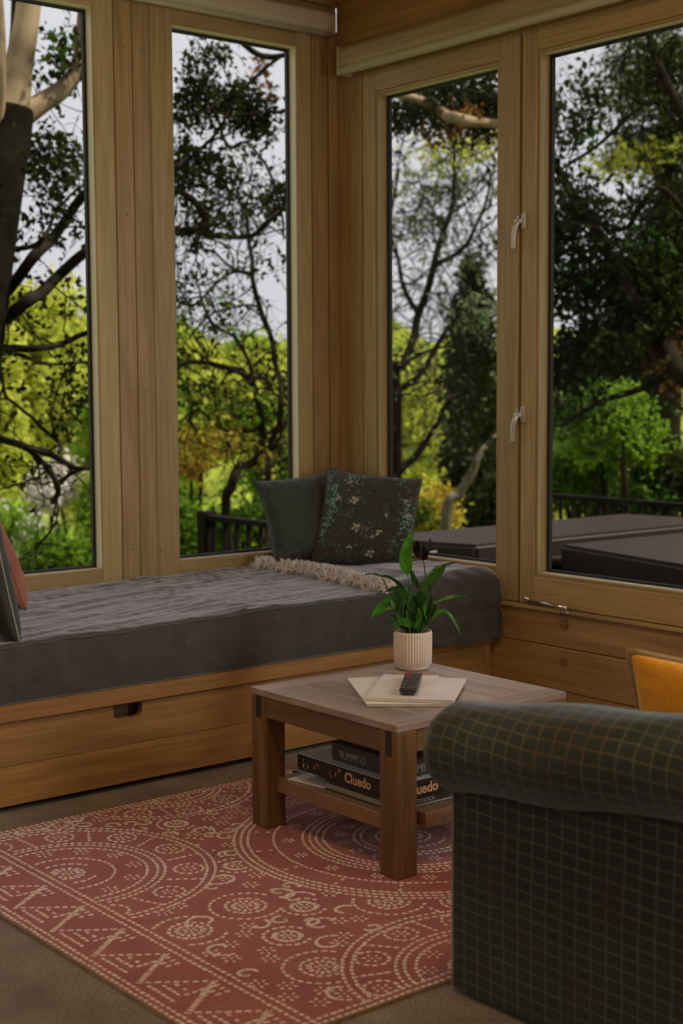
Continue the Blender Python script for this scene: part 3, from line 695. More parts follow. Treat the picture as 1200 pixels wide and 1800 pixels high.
# magazines on the table
def slab(name, corners, z0, z1, mat, label, cat, pages=True, curl=0.0):
    C = [Vector(c) for c in corners]; c0 = sum(C, Vector())/4
    t_ = empty(name, (c0.x, c0.y, z0), label, cat)
    def sheet(nm, za, zb, ins, mt, cu=0.0):
        n = 10; V = []; Q = []
        cc = [c0+(c-c0)*(1-ins) for c in C]
        for z in (za, zb):
            for j in range(n+1):
                for i in range(n+1):
                    a = i/n; b = j/n; p = (cc[0]*(1-a)+cc[1]*a)*(1-b)+(cc[3]*(1-a)+cc[2]*a)*b
                    V.append((p.x, p.y, z+cu*(abs(2*a-1)**3)*(b**2)))
        m_ = (n+1)**2
        for j in range(n):
            for i in range(n):
                q = j*(n+1)+i; Q.append((q+n+1, q+n+2, q+1, q)); Q.append((m_+q, m_+q+1, m_+q+n+2, m_+q+n+1))
        for i in range(n):
            Q.append((i, i+1, m_+i+1, m_+i)); q = n*(n+1)+i; Q.append((q+1, q, m_+q, m_+q+1))
            q = i*(n+1); Q.append((q+n+1, q, m_+q, m_+q+n+1)); q = i*(n+1)+n; Q.append((q, q+n+1, m_+q+n+1, m_+q))
        A = Acc(); A.add(V, Q); return A.build(nm, mt, t_, smooth=False)
    h = z1-z0
    sheet('back_cover', z0, z0+h*.14, 0, board); sheet('pages', z0+h*.15, z1-h*.16, .015, paper); sheet('front_cover', z1-h*.15, z1, 0, mat, curl)
    return t_
g = [atZ(643, 1239, TZ+.004), atZ(790, 1238, TZ+.004), atZ(790, 1196, TZ+.004), atZ(609, 1193, TZ+.004)]
slab('magazine', [atZ(644, 1240, TZ+.004), atZ(794, 1240, TZ+.004), atZ(770, 1188, TZ+.006), atZ(610, 1193, TZ+.006)], TZ+.0006, TZ+.0086, paper, 'pale magazine lying underneath on the coffee table, sticking out left', 'magazine')
slab('magazine', [atZ(642, 1226, TZ+.019), atZ(797, 1231, TZ+.019), atZ(819, 1193, TZ+.019), atZ(674, 1185, TZ+.019)], TZ+.0092, TZ+.0190, paper2, 'glossy pale magazine on top of the other, under the remote', 'magazine', curl=.001)
# remote
a = atZ(717, 1212, TZ+.038); b_ = atZ(727, 1182, TZ+.038); ax = (b_-a); Lr = ax.length; ang = math.atan2(-ax.x, ax.y)
R = empty('remote_control', ((a.x+b_.x)/2, (a.y+b_.y)/2, TZ+.0195), 'black television remote control lying on the upper magazine', 'remote', rot=(0, 0, ang))
RM = R.matrix_basis.copy() if False else Matrix.Translation(R.location)@Matrix.Rotation(ang, 4, 'Z')
def rpart(nm, bm, mt):
    me = bpy.data.meshes.new(nm); bm.to_mesh(me); bm.free(); o = bpy.data.objects.new(nm, me); COL.objects.link(o); me.materials.append(mt); o.parent = R; return o
bm = bmesh.new(); box_bm(bm, (-.026, -Lr/2, 0), (.026, Lr/2, .019), .006, 3)
for v in bm.verts:
    if v.co.z < .006: v.co.x *= .72; v.co.y *= .97
rpart('case', bm, remm)
k0 = None
for r_ in range(9):
    for c_ in range(3):
        bm = bmesh.new(); y = -Lr/2+.020+r_*(Lr-.035)/8.6; x = (c_-1)*.0155
        box_bm(bm, (x-.0058, y-.0045, .018), (x+.0058, y+.0045, .0212), .0012); rpart('key', bm, redm if (r_ >= 7 and c_ == 0) else keym)

# plant
pc = atZ(727, 1181, TZ) + Vector((.63, .776, 0))*.056; pc.z = TZ+.001
PL = empty('potted_peace_lily', pc, 'green leafy peace lily in a ribbed cream pot on the coffee table', 'plant')
def lathe(profile, sides, ribs=0, amp=0.0, c=Vector((0, 0, 0))):
    V = []; Fc = []; n = len(profile)
    for (r, z, rb) in profile:
        for k in range(sides):
            th = 2*PI*k/sides; rr = r+(amp*rb*abs(math.sin(th*ribs/2))-amp*rb*.5 if ribs else 0); V.append((c.x+rr*math.cos(th), c.y+rr*math.sin(th), c.z+z))
    for j in range(n-1):
        for k in range(sides): k2 = (k+1) % sides; Fc.append((j*sides+k, j*sides+k2, (j+1)*sides+k2, (j+1)*sides+k))
    Fc.append(tuple(range(sides))[::-1]); return V, Fc
A = Acc(); A.add(*lathe([(.046, 0, 0), (.050, .002, 0), (.053, .010, 0), (.0535, .013, 0), (.058, .018, 1), (.059, .06, 1), (.0595, .112, 1), (.059, .119, .5), (.057, .121, 0), (.053, .118, 0), (.052, .100, 0)], 252, 42, .0042, pc))
pot = A.build('pot', potm, PL); A = Acc(); A.add(*[(v, f) for v, f in [lathe([(.0525, .100, 0), (.03, .106, 0), (.001, .107, 0)], 24, c=pc)]][0]); A.build('soil', soil, PL)
def leaf(A, base, mid, tip, w, roll=0.0, cup=.25, n=12):
    """one blade: base->mid->tip arc, w full width, pointed"""
    base, mid, tip = Vector(base), Vector(mid), Vector(tip); c1 = mid*2-(base+tip)/2
    V = []; Fc = []; view = -_F
    for i in range(n+1):
        t_ = i/n; p = base*(1-t_)**2+c1*2*t_*(1-t_)+tip*t_*t_; d = ((c1-base)*(1-t_)+(tip-c1)*t_).normalized()
        s = d.cross(view).normalized(); nn = s.cross(d).normalized(); s2 = s*math.cos(roll)+nn*math.sin(roll); n2 = nn*math.cos(roll)-s*math.sin(roll)
        ww = w/2*max(.02, math.sin(PI*min(1, t_**.8))**.75*(1-.15*t_)) if i < n else .0003
        wob = .002*math.sin(t_*9)
        V += [p-s2*ww+n2*(cup*ww+wob), p-s2*ww*.5+n2*cup*ww*.3, p-n2*.0004, p+s2*ww*.5+n2*cup*ww*.3, p+s2*ww+n2*(cup*ww-wob)]
    for i in range(n):
        for k in range(4): a_ = i*5+k; Fc.append((a_, a_+1, a_+6, a_+5))
    A.add(V, Fc)
pd = pc.dot(_F) - Vector((0, 0, EYE)).dot(_F)
def pp(x, y, dd=0.0): return atD(x, y, pd+dd)
LEAVES = [  # base, mid, tip px, width m, depth offset, roll, bright
    ((717, 1012), (714, 975), (723, 936), .046, -.02, .2, 1), ((735, 1036), (728, 1018), (721, 1000), .024, -.01, .5, 0),
    ((737, 1038), (760, 1018), (784, 994), .040, .0, .3, 0), ((757, 1005), (780, 994), (803, 989), .014, .02, .6, 0),
    ((712, 1046), (695, 1020), (666, 1012), .018, -.02, .7, 0), ((670, 1014), (655, 1008), (640, 1012), .008, -.02, .5, 0),
    ((692, 1048), (670, 1062), (652, 1087), .024, -.03, .4, 1), ((692, 1071), (673, 1073), (652, 1087), .018, -.03, -.5, 1),
    ((755, 1060), (790, 1052), (825, 1045), .022, .0, .5, 0), ((759, 1091), (784, 1076), (810, 1118), .018, -.02, .6, 1),
    ((716, 1052), (700, 1036), (676, 1040), .026, -.03, .3, 0), ((700, 1100), (690, 1085), (684, 1102), .022, -.05, .3, 0), ((722, 1104), (706, 1092), (692, 1112), .030, -.05, .2, 1),
    ((752, 1085), (762, 1070), (758, 1055), .022, .01, .5, 0), ((745, 1060), (752, 1045), (758, 1030), .014, .0, 1.0, 0)]
rnd = random.Random(2)
for k in range(40):
    bx = rnd.uniform(702, 752); by = rnd.uniform(1085, 1108); tx = bx+rnd.uniform(-24, 24); ty = by-rnd.uniform(25, 66)
    LEAVES.append(((bx, by), ((bx+tx)/2+rnd.uniform(-8, 8), (by+ty)/2-4), (tx, ty), rnd.uniform(.012, .028), rnd.uniform(-.045, .045), rnd.uniform(-1.2, 1.2), 1 if rnd.random() < .25 else 0))
crown = pc+Vector((0, 0, .106))
for (b0, m0, t0, w_, dd, rl, br) in LEAVES:
    A = Acc(); leaf(A, pp(*b0, dd), pp(*m0, dd), pp(*t0, dd+rnd.uniform(-.01, .01)), w_, rl)
    lf = A.build('leaf', plantleaf if br else plantdark, PL)
    s0 = crown+Vector((rnd.uniform(-.022, .022), rnd.uniform(-.022, .022), -.004)); e0 = pp(*b0, dd)
    mid = s0.lerp(e0, .55)+Vector((0, 0, .012)); tube('stem', [s0, mid, e0+(e0-mid)*.04], [.0022, .0018, .0012], plantdark, PL, 6, 5)
A = Acc(); leaf(A, pp(743, 982, .02), pp(736, 966, .02), pp(732, 950, .0), .034, .5, .8); leaf(A, pp(743, 984, .02), pp(750, 964, .03), pp(758, 944, .05), .020, -.3, .8); leaf(A, pp(744, 984, .02), pp(744, 970, .0), pp(741, 955, .0), .028, .0, .9)
A.build('withered_spathe', spent, PL); tube('flower_stem', [crown, pp(748, 1040, .01), pp(746, 1000, .02), pp(743, 982, .02)], .0016, spent, PL, 6, 5)

# ================================================================== RUG
RX0, RX1, RY0, RY1 = 1.552, 3.96, 2.262, 3.905
RG = empty('patterned_rug', ((RX0+RX1)/2, (RY0+RY1)/2, 0), 'flat-woven rust red rug with cream dotted medallion pattern on the carpet', 'rug')
box('woven_ground', (RX0, RY0, .0005), (RX1, RY1, .0045), rugm, RG, .001)
ST = []; rr = random.Random(4)
def stitch(x, y, ang, L=.0158, w=.0098):
    if not (RX0+.004 < x < RX1-.004 and RY0+.004 < y < RY1-.004): return
    L *= rr.uniform(.85, 1.15); w *= rr.uniform(.85, 1.15); ang += rr.uniform(-.12, .12)
    ST.append((x+rr.uniform(-.001, .001), y+rr.uniform(-.001, .001), ang, L, w))
def line(x0, y0, x1, y1, pitch=.021, across=False, clip=None):
    d = math.hypot(x1-x0, y1-y0); n = max(1, int(d/pitch)); a_ = math.atan2(y1-y0, x1-x0)
    for i in range(n+1):
        t_ = i/n; x = x0+(x1-x0)*t_; y = y0+(y1-y0)*t_
        if clip and not clip(x, y): continue
        stitch(x, y, a_+(PI/2 if across else 0))
def circ(cx, cy, r, pitch=.021, a0=0, a1=2*PI, across=False, clip=None):
    n = max(4, int(abs(a1-a0)*r/pitch))
    for i in range(n):
        th = a0+(a1-a0)*i/n; x = cx+r*math.cos(th); y = cy+r*math.sin(th)
        if clip and not clip(x, y): continue
        stitch(x, y, th+(0 if across else PI/2))
def flower(cx, cy, s=.020, clip=None):
    if clip and not clip(cx, cy): return
    for k in range(6): th = 2*PI*k/6+.3; stitch(cx+s*math.cos(th), cy+s*math.sin(th), th, .012, .007)
    stitch(cx, cy, 0, .007, .007)
def rosette(cx, cy, clip=None, R_=.105):
    flower(cx, cy, .014, clip); circ(cx, cy, .032, .014, clip=clip, across=True); circ(cx, cy, R_*.56, .0195, clip=clip); circ(cx, cy, R_, .021, clip=clip, a0=.4, a1=5.6)
def curl(cx, cy, a0, s=.055, clip=None, d=1):
    for i in range(13):
        t_ = i/12; th = a0+d*t_*4.4; r = s*(1-.62*t_); x = cx+r*math.cos(th); y = cy+r*math.sin(th)
        if clip and not clip(x, y): continue
        stitch(x, y, th+PI/2)
def medallion(cx, cy, R_, clip, petals=12):
    for q in (R_, R_-.022, R_*.66, R_*.66-.020, R_*.60-.024, R_*.32): circ(cx, cy, q, .0205, clip=clip)
    circ(cx, cy, R_*.84, .021, clip=clip) if R_ > .5 else None
    for k in range(petals):
        th = 2*PI*k/petals; x = cx+R_*.82*math.cos(th); y = cy+R_*.82*math.sin(th)
        flower(x, y, .017, clip); circ(x, y, .040, .020, clip=clip)
        th2 = th+PI/petals; x0 = cx+R_*.72*math.cos(th2); y0 = cy+R_*.72*math.sin(th2); x1_ = cx+R_*.93*math.cos(th2+.05); y1_ = cy+R_*.93*math.sin(th2+.05); line(x0, y0, x1_, y1_, .019, clip=clip)
        xx = cx+R_*.46*math.cos(th2); yy = cy+R_*.46*math.sin(th2); flower(xx, yy, .018, clip)
    rosette(cx, cy, clip, R_*.2)
BX = RX0+.235
inf = lambda x, y: (BX+.012 < x < RX1-.247) and RY0+.04 < y < RY1-.04
CX, CY = 2.76, 3.085
# centre medallion
for q in (.145, .165, .255, .275, .295, .315, .40, .475, .495, .515): circ(CX, CY, q, .0195, clip=inf)
for k in range(16):
    th = 2*PI*k/16; flower(CX+.205*math.cos(th), CY+.205*math.sin(th), .016); line(CX+.42*math.cos(th), CY+.42*math.sin(th), CX+.455*math.cos(th), CY+.455*math.sin(th), .019)
    flower(CX+.357*math.cos(th+.2), CY+.357*math.sin(th+.2), .015)
rosette(CX, CY, None, .10)
cin = lambda x, y: inf(x, y) and math.hypot(x-CX, y-CY) > .53
# half medallions on the long sides and the far left
side = [(CX-.50, RY0+.01), (CX+.50, RY0+.01), (CX-.50, RY1-.01), (CX+.50, RY1-.01)]
HM = [(2.28, RY0-.02, .36), (3.24, RY0-.02, .36), (1.83, 3.44, .40), (1.95, 3.98, .20), (3.24, RY1+.02, .36), (2.45, RY1+.10, .34), (3.70, 3.44, .36), (3.70, 2.75, .3)]
for (x, y, r) in HM:
    cl = lambda px, py, x=x, y=y: cin(px, py) and all(math.hypot(px-a, py-b) > c+.0 or (a, b) == (x, y) for a, b, c in HM[:HM.index([h for h in HM if h[0] == x and h[1] == y][0])])
    medallion(x, y, r, cl, 11)
out = lambda x, y: cin(x, y) and all(math.hypot(x-a, y-b) > c+.012 for a, b, c in HM)
ros = [(2.06, 2.93), (2.02, 2.70), (1.97, 2.50), (2.22, 3.20), (2.19, 3.42), (2.30, 3.63), (2.36, 2.72), (2.62, 2.47), (2.75, 2.50), (3.02, 2.46), (3.28, 2.74), (3.4, 3.0), (3.35, 3.3), (2.9, 3.72), (2.7, 3.72), (3.1, 3.6), (1.86, 2.88), (2.17, 2.83), (2.50, 2.60), (2.66, 2.34)]
done = []
for i, (x, y) in enumerate(ros):
    rad = .092 if i % 2 == 0 else .058
    cl = lambda px, py: out(px, py) and all(math.hypot(px-a, py-b) > c for a, b, c in done)
    rosette(x, y, cl, rad); done.append((x, y, rad+.012))
    for k in range(2): a_ = rr.uniform(0, 6.28); curl(x+(rad+.05)*math.cos(a_), y+(rad+.05)*math.sin(a_), a_, .045, cl, 1 if k else -1)
used = []
for k in range(5200):
    x = rr.uniform(BX, RX1-.24); y = rr.uniform(RY0+.06, RY1-.05)
    if not out(x, y) or any(math.hypot(x-a, y-b) < c+.024 for a, b, c in done): continue
    if any(abs(x-a)+abs(y-b) < .066 for a, b in used): continue
    used.append((x, y)); 
    if len(used) % 3: flower(x, y, .018)
    else: curl(x, y, rr.uniform(0, 6), .026, None)
# end borders
for (e, s) in ((RX0, 1), (RX1, -1)):
    for dx in (.205, .228): line(e+s*dx, RY0+.03, e+s*dx, RY1-.03, .0205)
    for dx in (.012, .030): line(e+s*dx, RY0+.01, e+s*dx, RY1-.01, .0205)
    y = RY0+.03; P_ = .20
    while y < RY1-.03:
        a0_, a1_ = e+s*.050, e+s*.185
        line(a0_, y, a1_, y+P_*.5, .0125, across=True); line(a1_, y+P_*.5, a0_, y+P_, .020)
        for q in (.25, .5, .75):
            line(a1_-s*.01, y+P_*.5-P_*.42*q-0.0, a1_-s*.01-s*.10*(1-q), y+P_*.5-P_*.42*q, .0185)
        for q in (.2, .45, .7):
            line(a0_+s*.008, y+P_*.5-P_*.3*(1-q)+.02, a0_+s*.008, y+P_*.5+P_*.3*(1-q)+.02, .0185) if q < .3 else line(a0_+s*.03*(q*3.4-.4), y+P_*.5-P_*.26*(1-q)+.02, a0_+s*.03*(q*3.4-.4), y+P_*.5+P_*.26*(1-q)+.02, .0185)
        y += P_
for (e, s) in ((RY0, 1), (RY1, -1)):
    for dy in (.012, .032): line(RX0+.03, e+s*dy, RX1-.03, e+s*dy, .0195)
S = np.array(ST); n = len(S); ca, sa = np.cos(S[:, 2]), np.sin(S[:, 2])
loc = np.array([(-.5, -.3, 0), (-.3, -.5, 0), (.3, -.5, 0), (.5, -.3, 0), (.5, .3, 0), (.3, .5, 0), (-.3, .5, 0), (-.5, .3, 0), (-.3, -.22, 1), (.3, -.22, 1), (.3, .22, 1), (-.3, .22, 1)])
lx = loc[None, :, 0]*S[:, 3, None]; ly = loc[None, :, 1]*S[:, 4, None]
V = np.stack([S[:, 0, None]+lx*ca[:, None]-ly*sa[:, None], S[:, 1, None]+lx*sa[:, None]+ly*ca[:, None], np.broadcast_to(.0042+loc[None, :, 2]*.0018, lx.shape)], -1).reshape(-1, 3)
qd = np.array([(8, 9, 10, 11), (1, 2, 9, 8), (3, 4, 10, 9), (5, 6, 11, 10), (7, 0, 8, 11), (0, 1, 8, 8), (2, 3, 9, 9), (4, 5, 10, 10), (6, 7, 11, 11)])
qd = qd[:5]; tri = np.array([(0, 1, 8), (2, 3, 9), (4, 5, 10), (6, 7, 11)])
faces = [tuple(q+12*i) for i in range(n) for q in list(qd)+list(tri)]
me = bpy.data.meshes.new('cream_stitches'); me.from_pydata(V.tolist(), [], [tuple(int(k) for k in f) for f in faces])
o = link('cream_stitches', me, rugc, RG); o['kind'] = 'stuff'
A = Acc(); rnd = random.Random(9)       # overcast edging, wrapped yarn all round
def edge(p0, p1, nrm):
    d = (Vector(p1)-Vector(p0)); L = d.length; n_ = int(L/.010)
    for i in range(n_):
        c = Vector(p0)+d*(i+.5)/n_; q = d.normalized()*.0036; s_ = Vector(nrm)
        A.add([c-q-s_*.006+Vector((0, 0, .0052)), c+q-s_*.006+Vector((0, 0, .0052)), c+q+s_*.002+Vector((0, 0, .0066)), c-q+s_*.002+Vector((0, 0, .0066)), c+q+s_*.005+Vector((0, 0, .001)), c-q+s_*.005+Vector((0, 0, .001))], [(0, 1, 2, 3), (3, 2, 4, 5)])
edge((RX0, RY0, 0), (RX0, RY1, 0), (-1, 0, 0)); edge((RX0, RY0, 0), (RX1, RY0, 0), (0, -1, 0)); edge((RX1, RY0, 0), (RX1, RY1, 0), (1, 0, 0)); edge((RX0, RY1, 0), (RX1, RY1, 0), (0, 1, 0))
o = A.build('edge_binding', rugedge, RG, smooth=False); o['kind'] = 'stuff'

# ================================================================== ARMCHAIR
AC = empty('armchair', (2.53, 1.75, 0), 'big armchair with rolled arms in dark checked fabric, seen from outside the arm', 'armchair')
def uvmesh(name, rows, mat, parent, close_ends=True, smooth=True, uoff=0.0):
    """rows: list of lists of points (same length). UV = arc length both ways, metres"""
    nr = len(rows); nc = len(rows[0]); V = [p for r in rows for p in r]; Q = [(i*nc+j, i*nc+j+1, (i+1)*nc+j+1, (i+1)*nc+j) for i in range(nr-1) for j in range(nc-1)]
    us = []; acc = 0
    for i in range(nr):
        if i: acc += (Vector(rows[i][nc//2])-Vector(rows[i-1][nc//2])).length
        us.append(acc)
    vs_ = []
    for r in rows:
        a_ = 0; l = []
        for j in range(nc):
            if j: a_ += (Vector(r[j])-Vector(r[j-1])).length
            l.append(a_)
        vs_.append(l)
    me = bpy.data.meshes.new(name); me.from_pydata([tuple(v) for v in V], [], Q); uvl = me.uv_layers.new(name='UVMap')
    for l in me.loops: i, j = divmod(l.vertex_index, nc); uvl.data[l.index].uv = (us[i]+uoff, vs_[i][j])
    return link(name, me, mat, parent, None, smooth)
def arm(xo, sgn, name='arm'):
    """xo: outer panel plane; sgn=-1 rolls out toward -x"""
    rows = []; yf, yb = 2.205, 1.30; ny = 46
    for i in range(-7, ny+1):
        if i < 0: k = (-i)/7; y = yf+.062*math.sin(k*PI/2)*1.0; sc_ = math.cos(k*PI/2)**.55*1.0 if k < 1 else .02
        else: k = 0; y = yf-(yf-yb)*i/ny; sc_ = 1.0
        zc = .545+(yf-y)*.125; R_ = .102+.004*math.sin(y*14); cx = xo-sgn*.022
        row = []
        # outer panel from the floor up to the underside of the roll
        zu = zc-R_*.93; yp = min(y, yf-.001)
        if i < 0: yp = yf+.012*math.sin((-i)/7*PI/2)
        for q in range(22):
            t_ = q/21; z = .012+(zu-.012)*t_; dx = .004*math.sin(t_*PI); bul = -sgn*0
            row.append(Vector((xo+sgn*dx*(-1)*(-1)+.0015*noise.noise(Vector((y*6, z*6, 1))), yp, z)))
        # roll: from underside tuck round the outside, over the top, down the inside
        for q in range(1, 41):
            th = -.58*PI + (q/40)*1.62*PI   # angle measured so that -pi/2 is below, 0 outward, pi/2 top
            ox = math.cos(th)*R_; oz = math.sin(th)*R_
            px = cx+sgn*ox; pz = zc+oz
            fl = .003*noise.noise(Vector((y*9, th*2, 3)))
            if i < 0: px = cx+(px-cx)*sc_; pz = zc+(pz-zc)*sc_
            row.append(Vector((px+sgn*fl, y if i < 0 else y, pz+fl)))
        xi = row[-1].x; zi = row[-1].z; xin = xo-sgn*.15
        for q in range(1, 10): t_ = q/9; row.append(Vector((xin+(xi-xin)*(1-t_)**3, yp if q > 2 else (y*(1-q/3)+yp*q/3), zi-(zi-.33)*t_)))
        rows.append(row)
    o = uvmesh(name, rows, chenille, AC)
    # front face below the roll
    A = Acc(); A.add([(xo, yf+.012, .012), (xo-sgn*.15, yf+.012, .012), (xo-sgn*.15, yf+.012, .45), (xo, yf+.012, .45)], [(0, 1, 2, 3)]); me = A.build('front_panel', chenille, AC, smooth=False).data
    uvl = me.uv_layers.new(name='UVMap')
    for l in me.loops: c = me.vertices[l.vertex_index].co; uvl.data[l.index].uv = (c.x, c.z)
    return o
arm(2.112, -1); arm(2.952, 1)
def ubox(name, lo, hi, bev, mat=chenille):
    o = box(name, lo, hi, mat, AC, bev, seg=4); me = o.data; uvl = me.uv_layers.new(name='UVMap')
    for p in me.polygons:
        n_ = p.normal
        for li in p.loop_indices:
            c = me.vertices[me.loops[li].vertex_index].co; uvl.data[li].uv = (c.y+c.x*.0, c.z) if abs(n_.x) > .6 else ((c.x, c.z) if abs(n_.y) > .6 else (c.x, c.y))
    me.polygons.foreach_set('use_smooth', [True]*len(me.polygons)); return o
ubox('seat_base', (2.262, 1.42, .03), (2.802, 2.19, .25), .01); ubox('seat_cushion', (2.264, 1.50, .251), (2.80, 2.22, .385), .035)
ubox('backrest', (2.118, 1.16, .03), (2.946, 1.47, .80), .05)
for x in (2.16, 2.87):
    for y in (1.22, 2.14): box('foot', (x, y, 0), (x+.04, y+.04, .03), inlay, AC, .003)
tube('piping', [(2.109, 2.219, .02), (2.109, 2.219, .20), (2.109, 2.219, .442)], .0035, palepipe, AC, 8, 4)
# cushions on the armchair
cushion('cushion', [P3(2.60, 2.075, .392), P3(2.66, 1.70, .395), P3(2.79, 1.66, .655), atY(1106, 1146, 2.10)], (-1, -.25, .35), .16, mustard, 'mustard yellow velvet cushion with brown piping on the checked armchair', pinch=.035, pipe=(pipingm, .012), wsc=.4)
cushion('cushion', [P3(2.72, 2.04, .40), P3(2.73, 1.65, .40), P3(2.84, 1.62, .72), P3(2.77, 2.045, .695)], (-1, -.1, .3), .07, palepink, 'pale pink cushion just showing behind the mustard cushion', pinch=.035)

# ================================================================== OUTDOORS
NR = np.random.default_rng(12)
def ground_z(x, y):
    d = max(0.0, (x*.55+y*.83)-8.5); return -.75-.16*min(d, 16)+max(0, d-16)*.02+ 4.7*max(0, min(1, (d-18)/22))**1.3
V = []; Q = []; n = 70
for j in range(n+1):
    for i in range(n+1):
        x = -25+95*i/n; y = -12+82*j/n
        z = ground_z(x, y)+.25*noise.noise(Vector((x*.3, y*.3, 0)))+max(0, min(1, (x*.5+y*.8-26)/10))*3.0*noise.noise(Vector((x*.33, y*.33, 5)))
        if x < 4.3 and y < 5.3: z = -.8
        V.append((x, y, z))
for j in range(n):
    for i in range(n): a = j*(n+1)+i; Q.append((a, a+1, a+n+2, a+n+1))
o = quads_mesh('ground', V, Q, soilg, smooth=True); o['kind'] = 'structure'

# deck, railings, tub
DK = empty('deck', (6.5, 5, -.5), kind='structure')
y = 1.6
k = 0
x = 4.30
while x < 8.2:
    box('deck_board', (x, 1.5, -.53), (x+.135, 7.7, -.50), deckm, DK, .002); x += .14
box('joist', (4.3, 1.5, -.70), (8.2, 1.6, -.53), iron, DK, 0); box('joist', (4.3, 7.5, -.70), (8.2, 7.6, -.53), iron, DK, 0)
def railing(x, y0, y1, z0, z1, label, posts):
    r = empty('deck_railing', (x, (y0+y1)/2, z0), label, 'railing')
    box('handrail', (x-.03, y0, z1-.035), (x+.03, y1, z1), iron, r, .004); box('bottom_rail', (x-.02, y0, z0+.08), (x+.02, y1, z0+.12), iron, r, .002)
    for py in posts: box('post', (x-.045, py-.045, z0), (x+.045, py+.045, z1+.02), iron, r, .004)
    y = y0+.08
    while y < y1-.06: box('baluster', (x-.011, y-.011, z0+.12), (x+.011, y+.011, z1-.036), iron, r, 0); y += .125
railing(8.1, 4.4, 7.62, -.499, .50, 'dark metal deck railing behind the hot tub outside the right-hand windows', (4.45, 7.58))
railing(5.05, 5.9, 7.60, -.499, .52, 'short dark deck railing with corner post outside the second window', (7.56,))
TB = empty('hot_tub', (6.3, 4.8, -.5), 'dark brown covered hot tub on the deck outside the right-hand windows', 'hot tub')
box('cabinet', (5.05, 3.30, -.498), (7.25, 5.92, .33), blackbox, TB, .02)
def slabq(name, pts, z0, z1, bev=.02):
    bm = bmesh.new(); f = bm.faces.new([bm.verts.new((p[0], p[1], z0)) for p in pts]); r = bmesh.ops.extrude_face_region(bm, geom=[f])
    bmesh.ops.translate(bm, verts=[v for v in r['geom'] if isinstance(v, bmesh.types.BMVert)], vec=(0, 0, z1-z0)); bmesh.ops.recalc_face_normals(bm, faces=bm.faces)
    bmesh.ops.bevel(bm, geom=list(bm.edges), offset=bev, segments=3, affect='EDGES'); return frombm(name, bm, spa, TB)
slabq('cover_half', [(5.20, 5.30), (7.30, 5.24), (7.18, 5.98), (4.98, 6.0)], .36, .50)
slabq('cover_half', [(5.22, 3.30), (7.32, 3.30), (7.25, 5.06), (5.64, 5.13), (5.40, 4.12)], .34, .485)
slabq('cover_hinge', [(5.7, 5.14), (7.22, 5.08), (7.24, 5.24), (5.65, 5.29)], .36, .40, .01)
tube('cover_lifter', [atZ(742, 976, .45), atZ(800, 963, .45), atZ(868, 952, .44), atZ(985, 938, .42)], .010, simple('grey_lifter_bar', (.16, .13, .12), .5), TB, 8, 3)

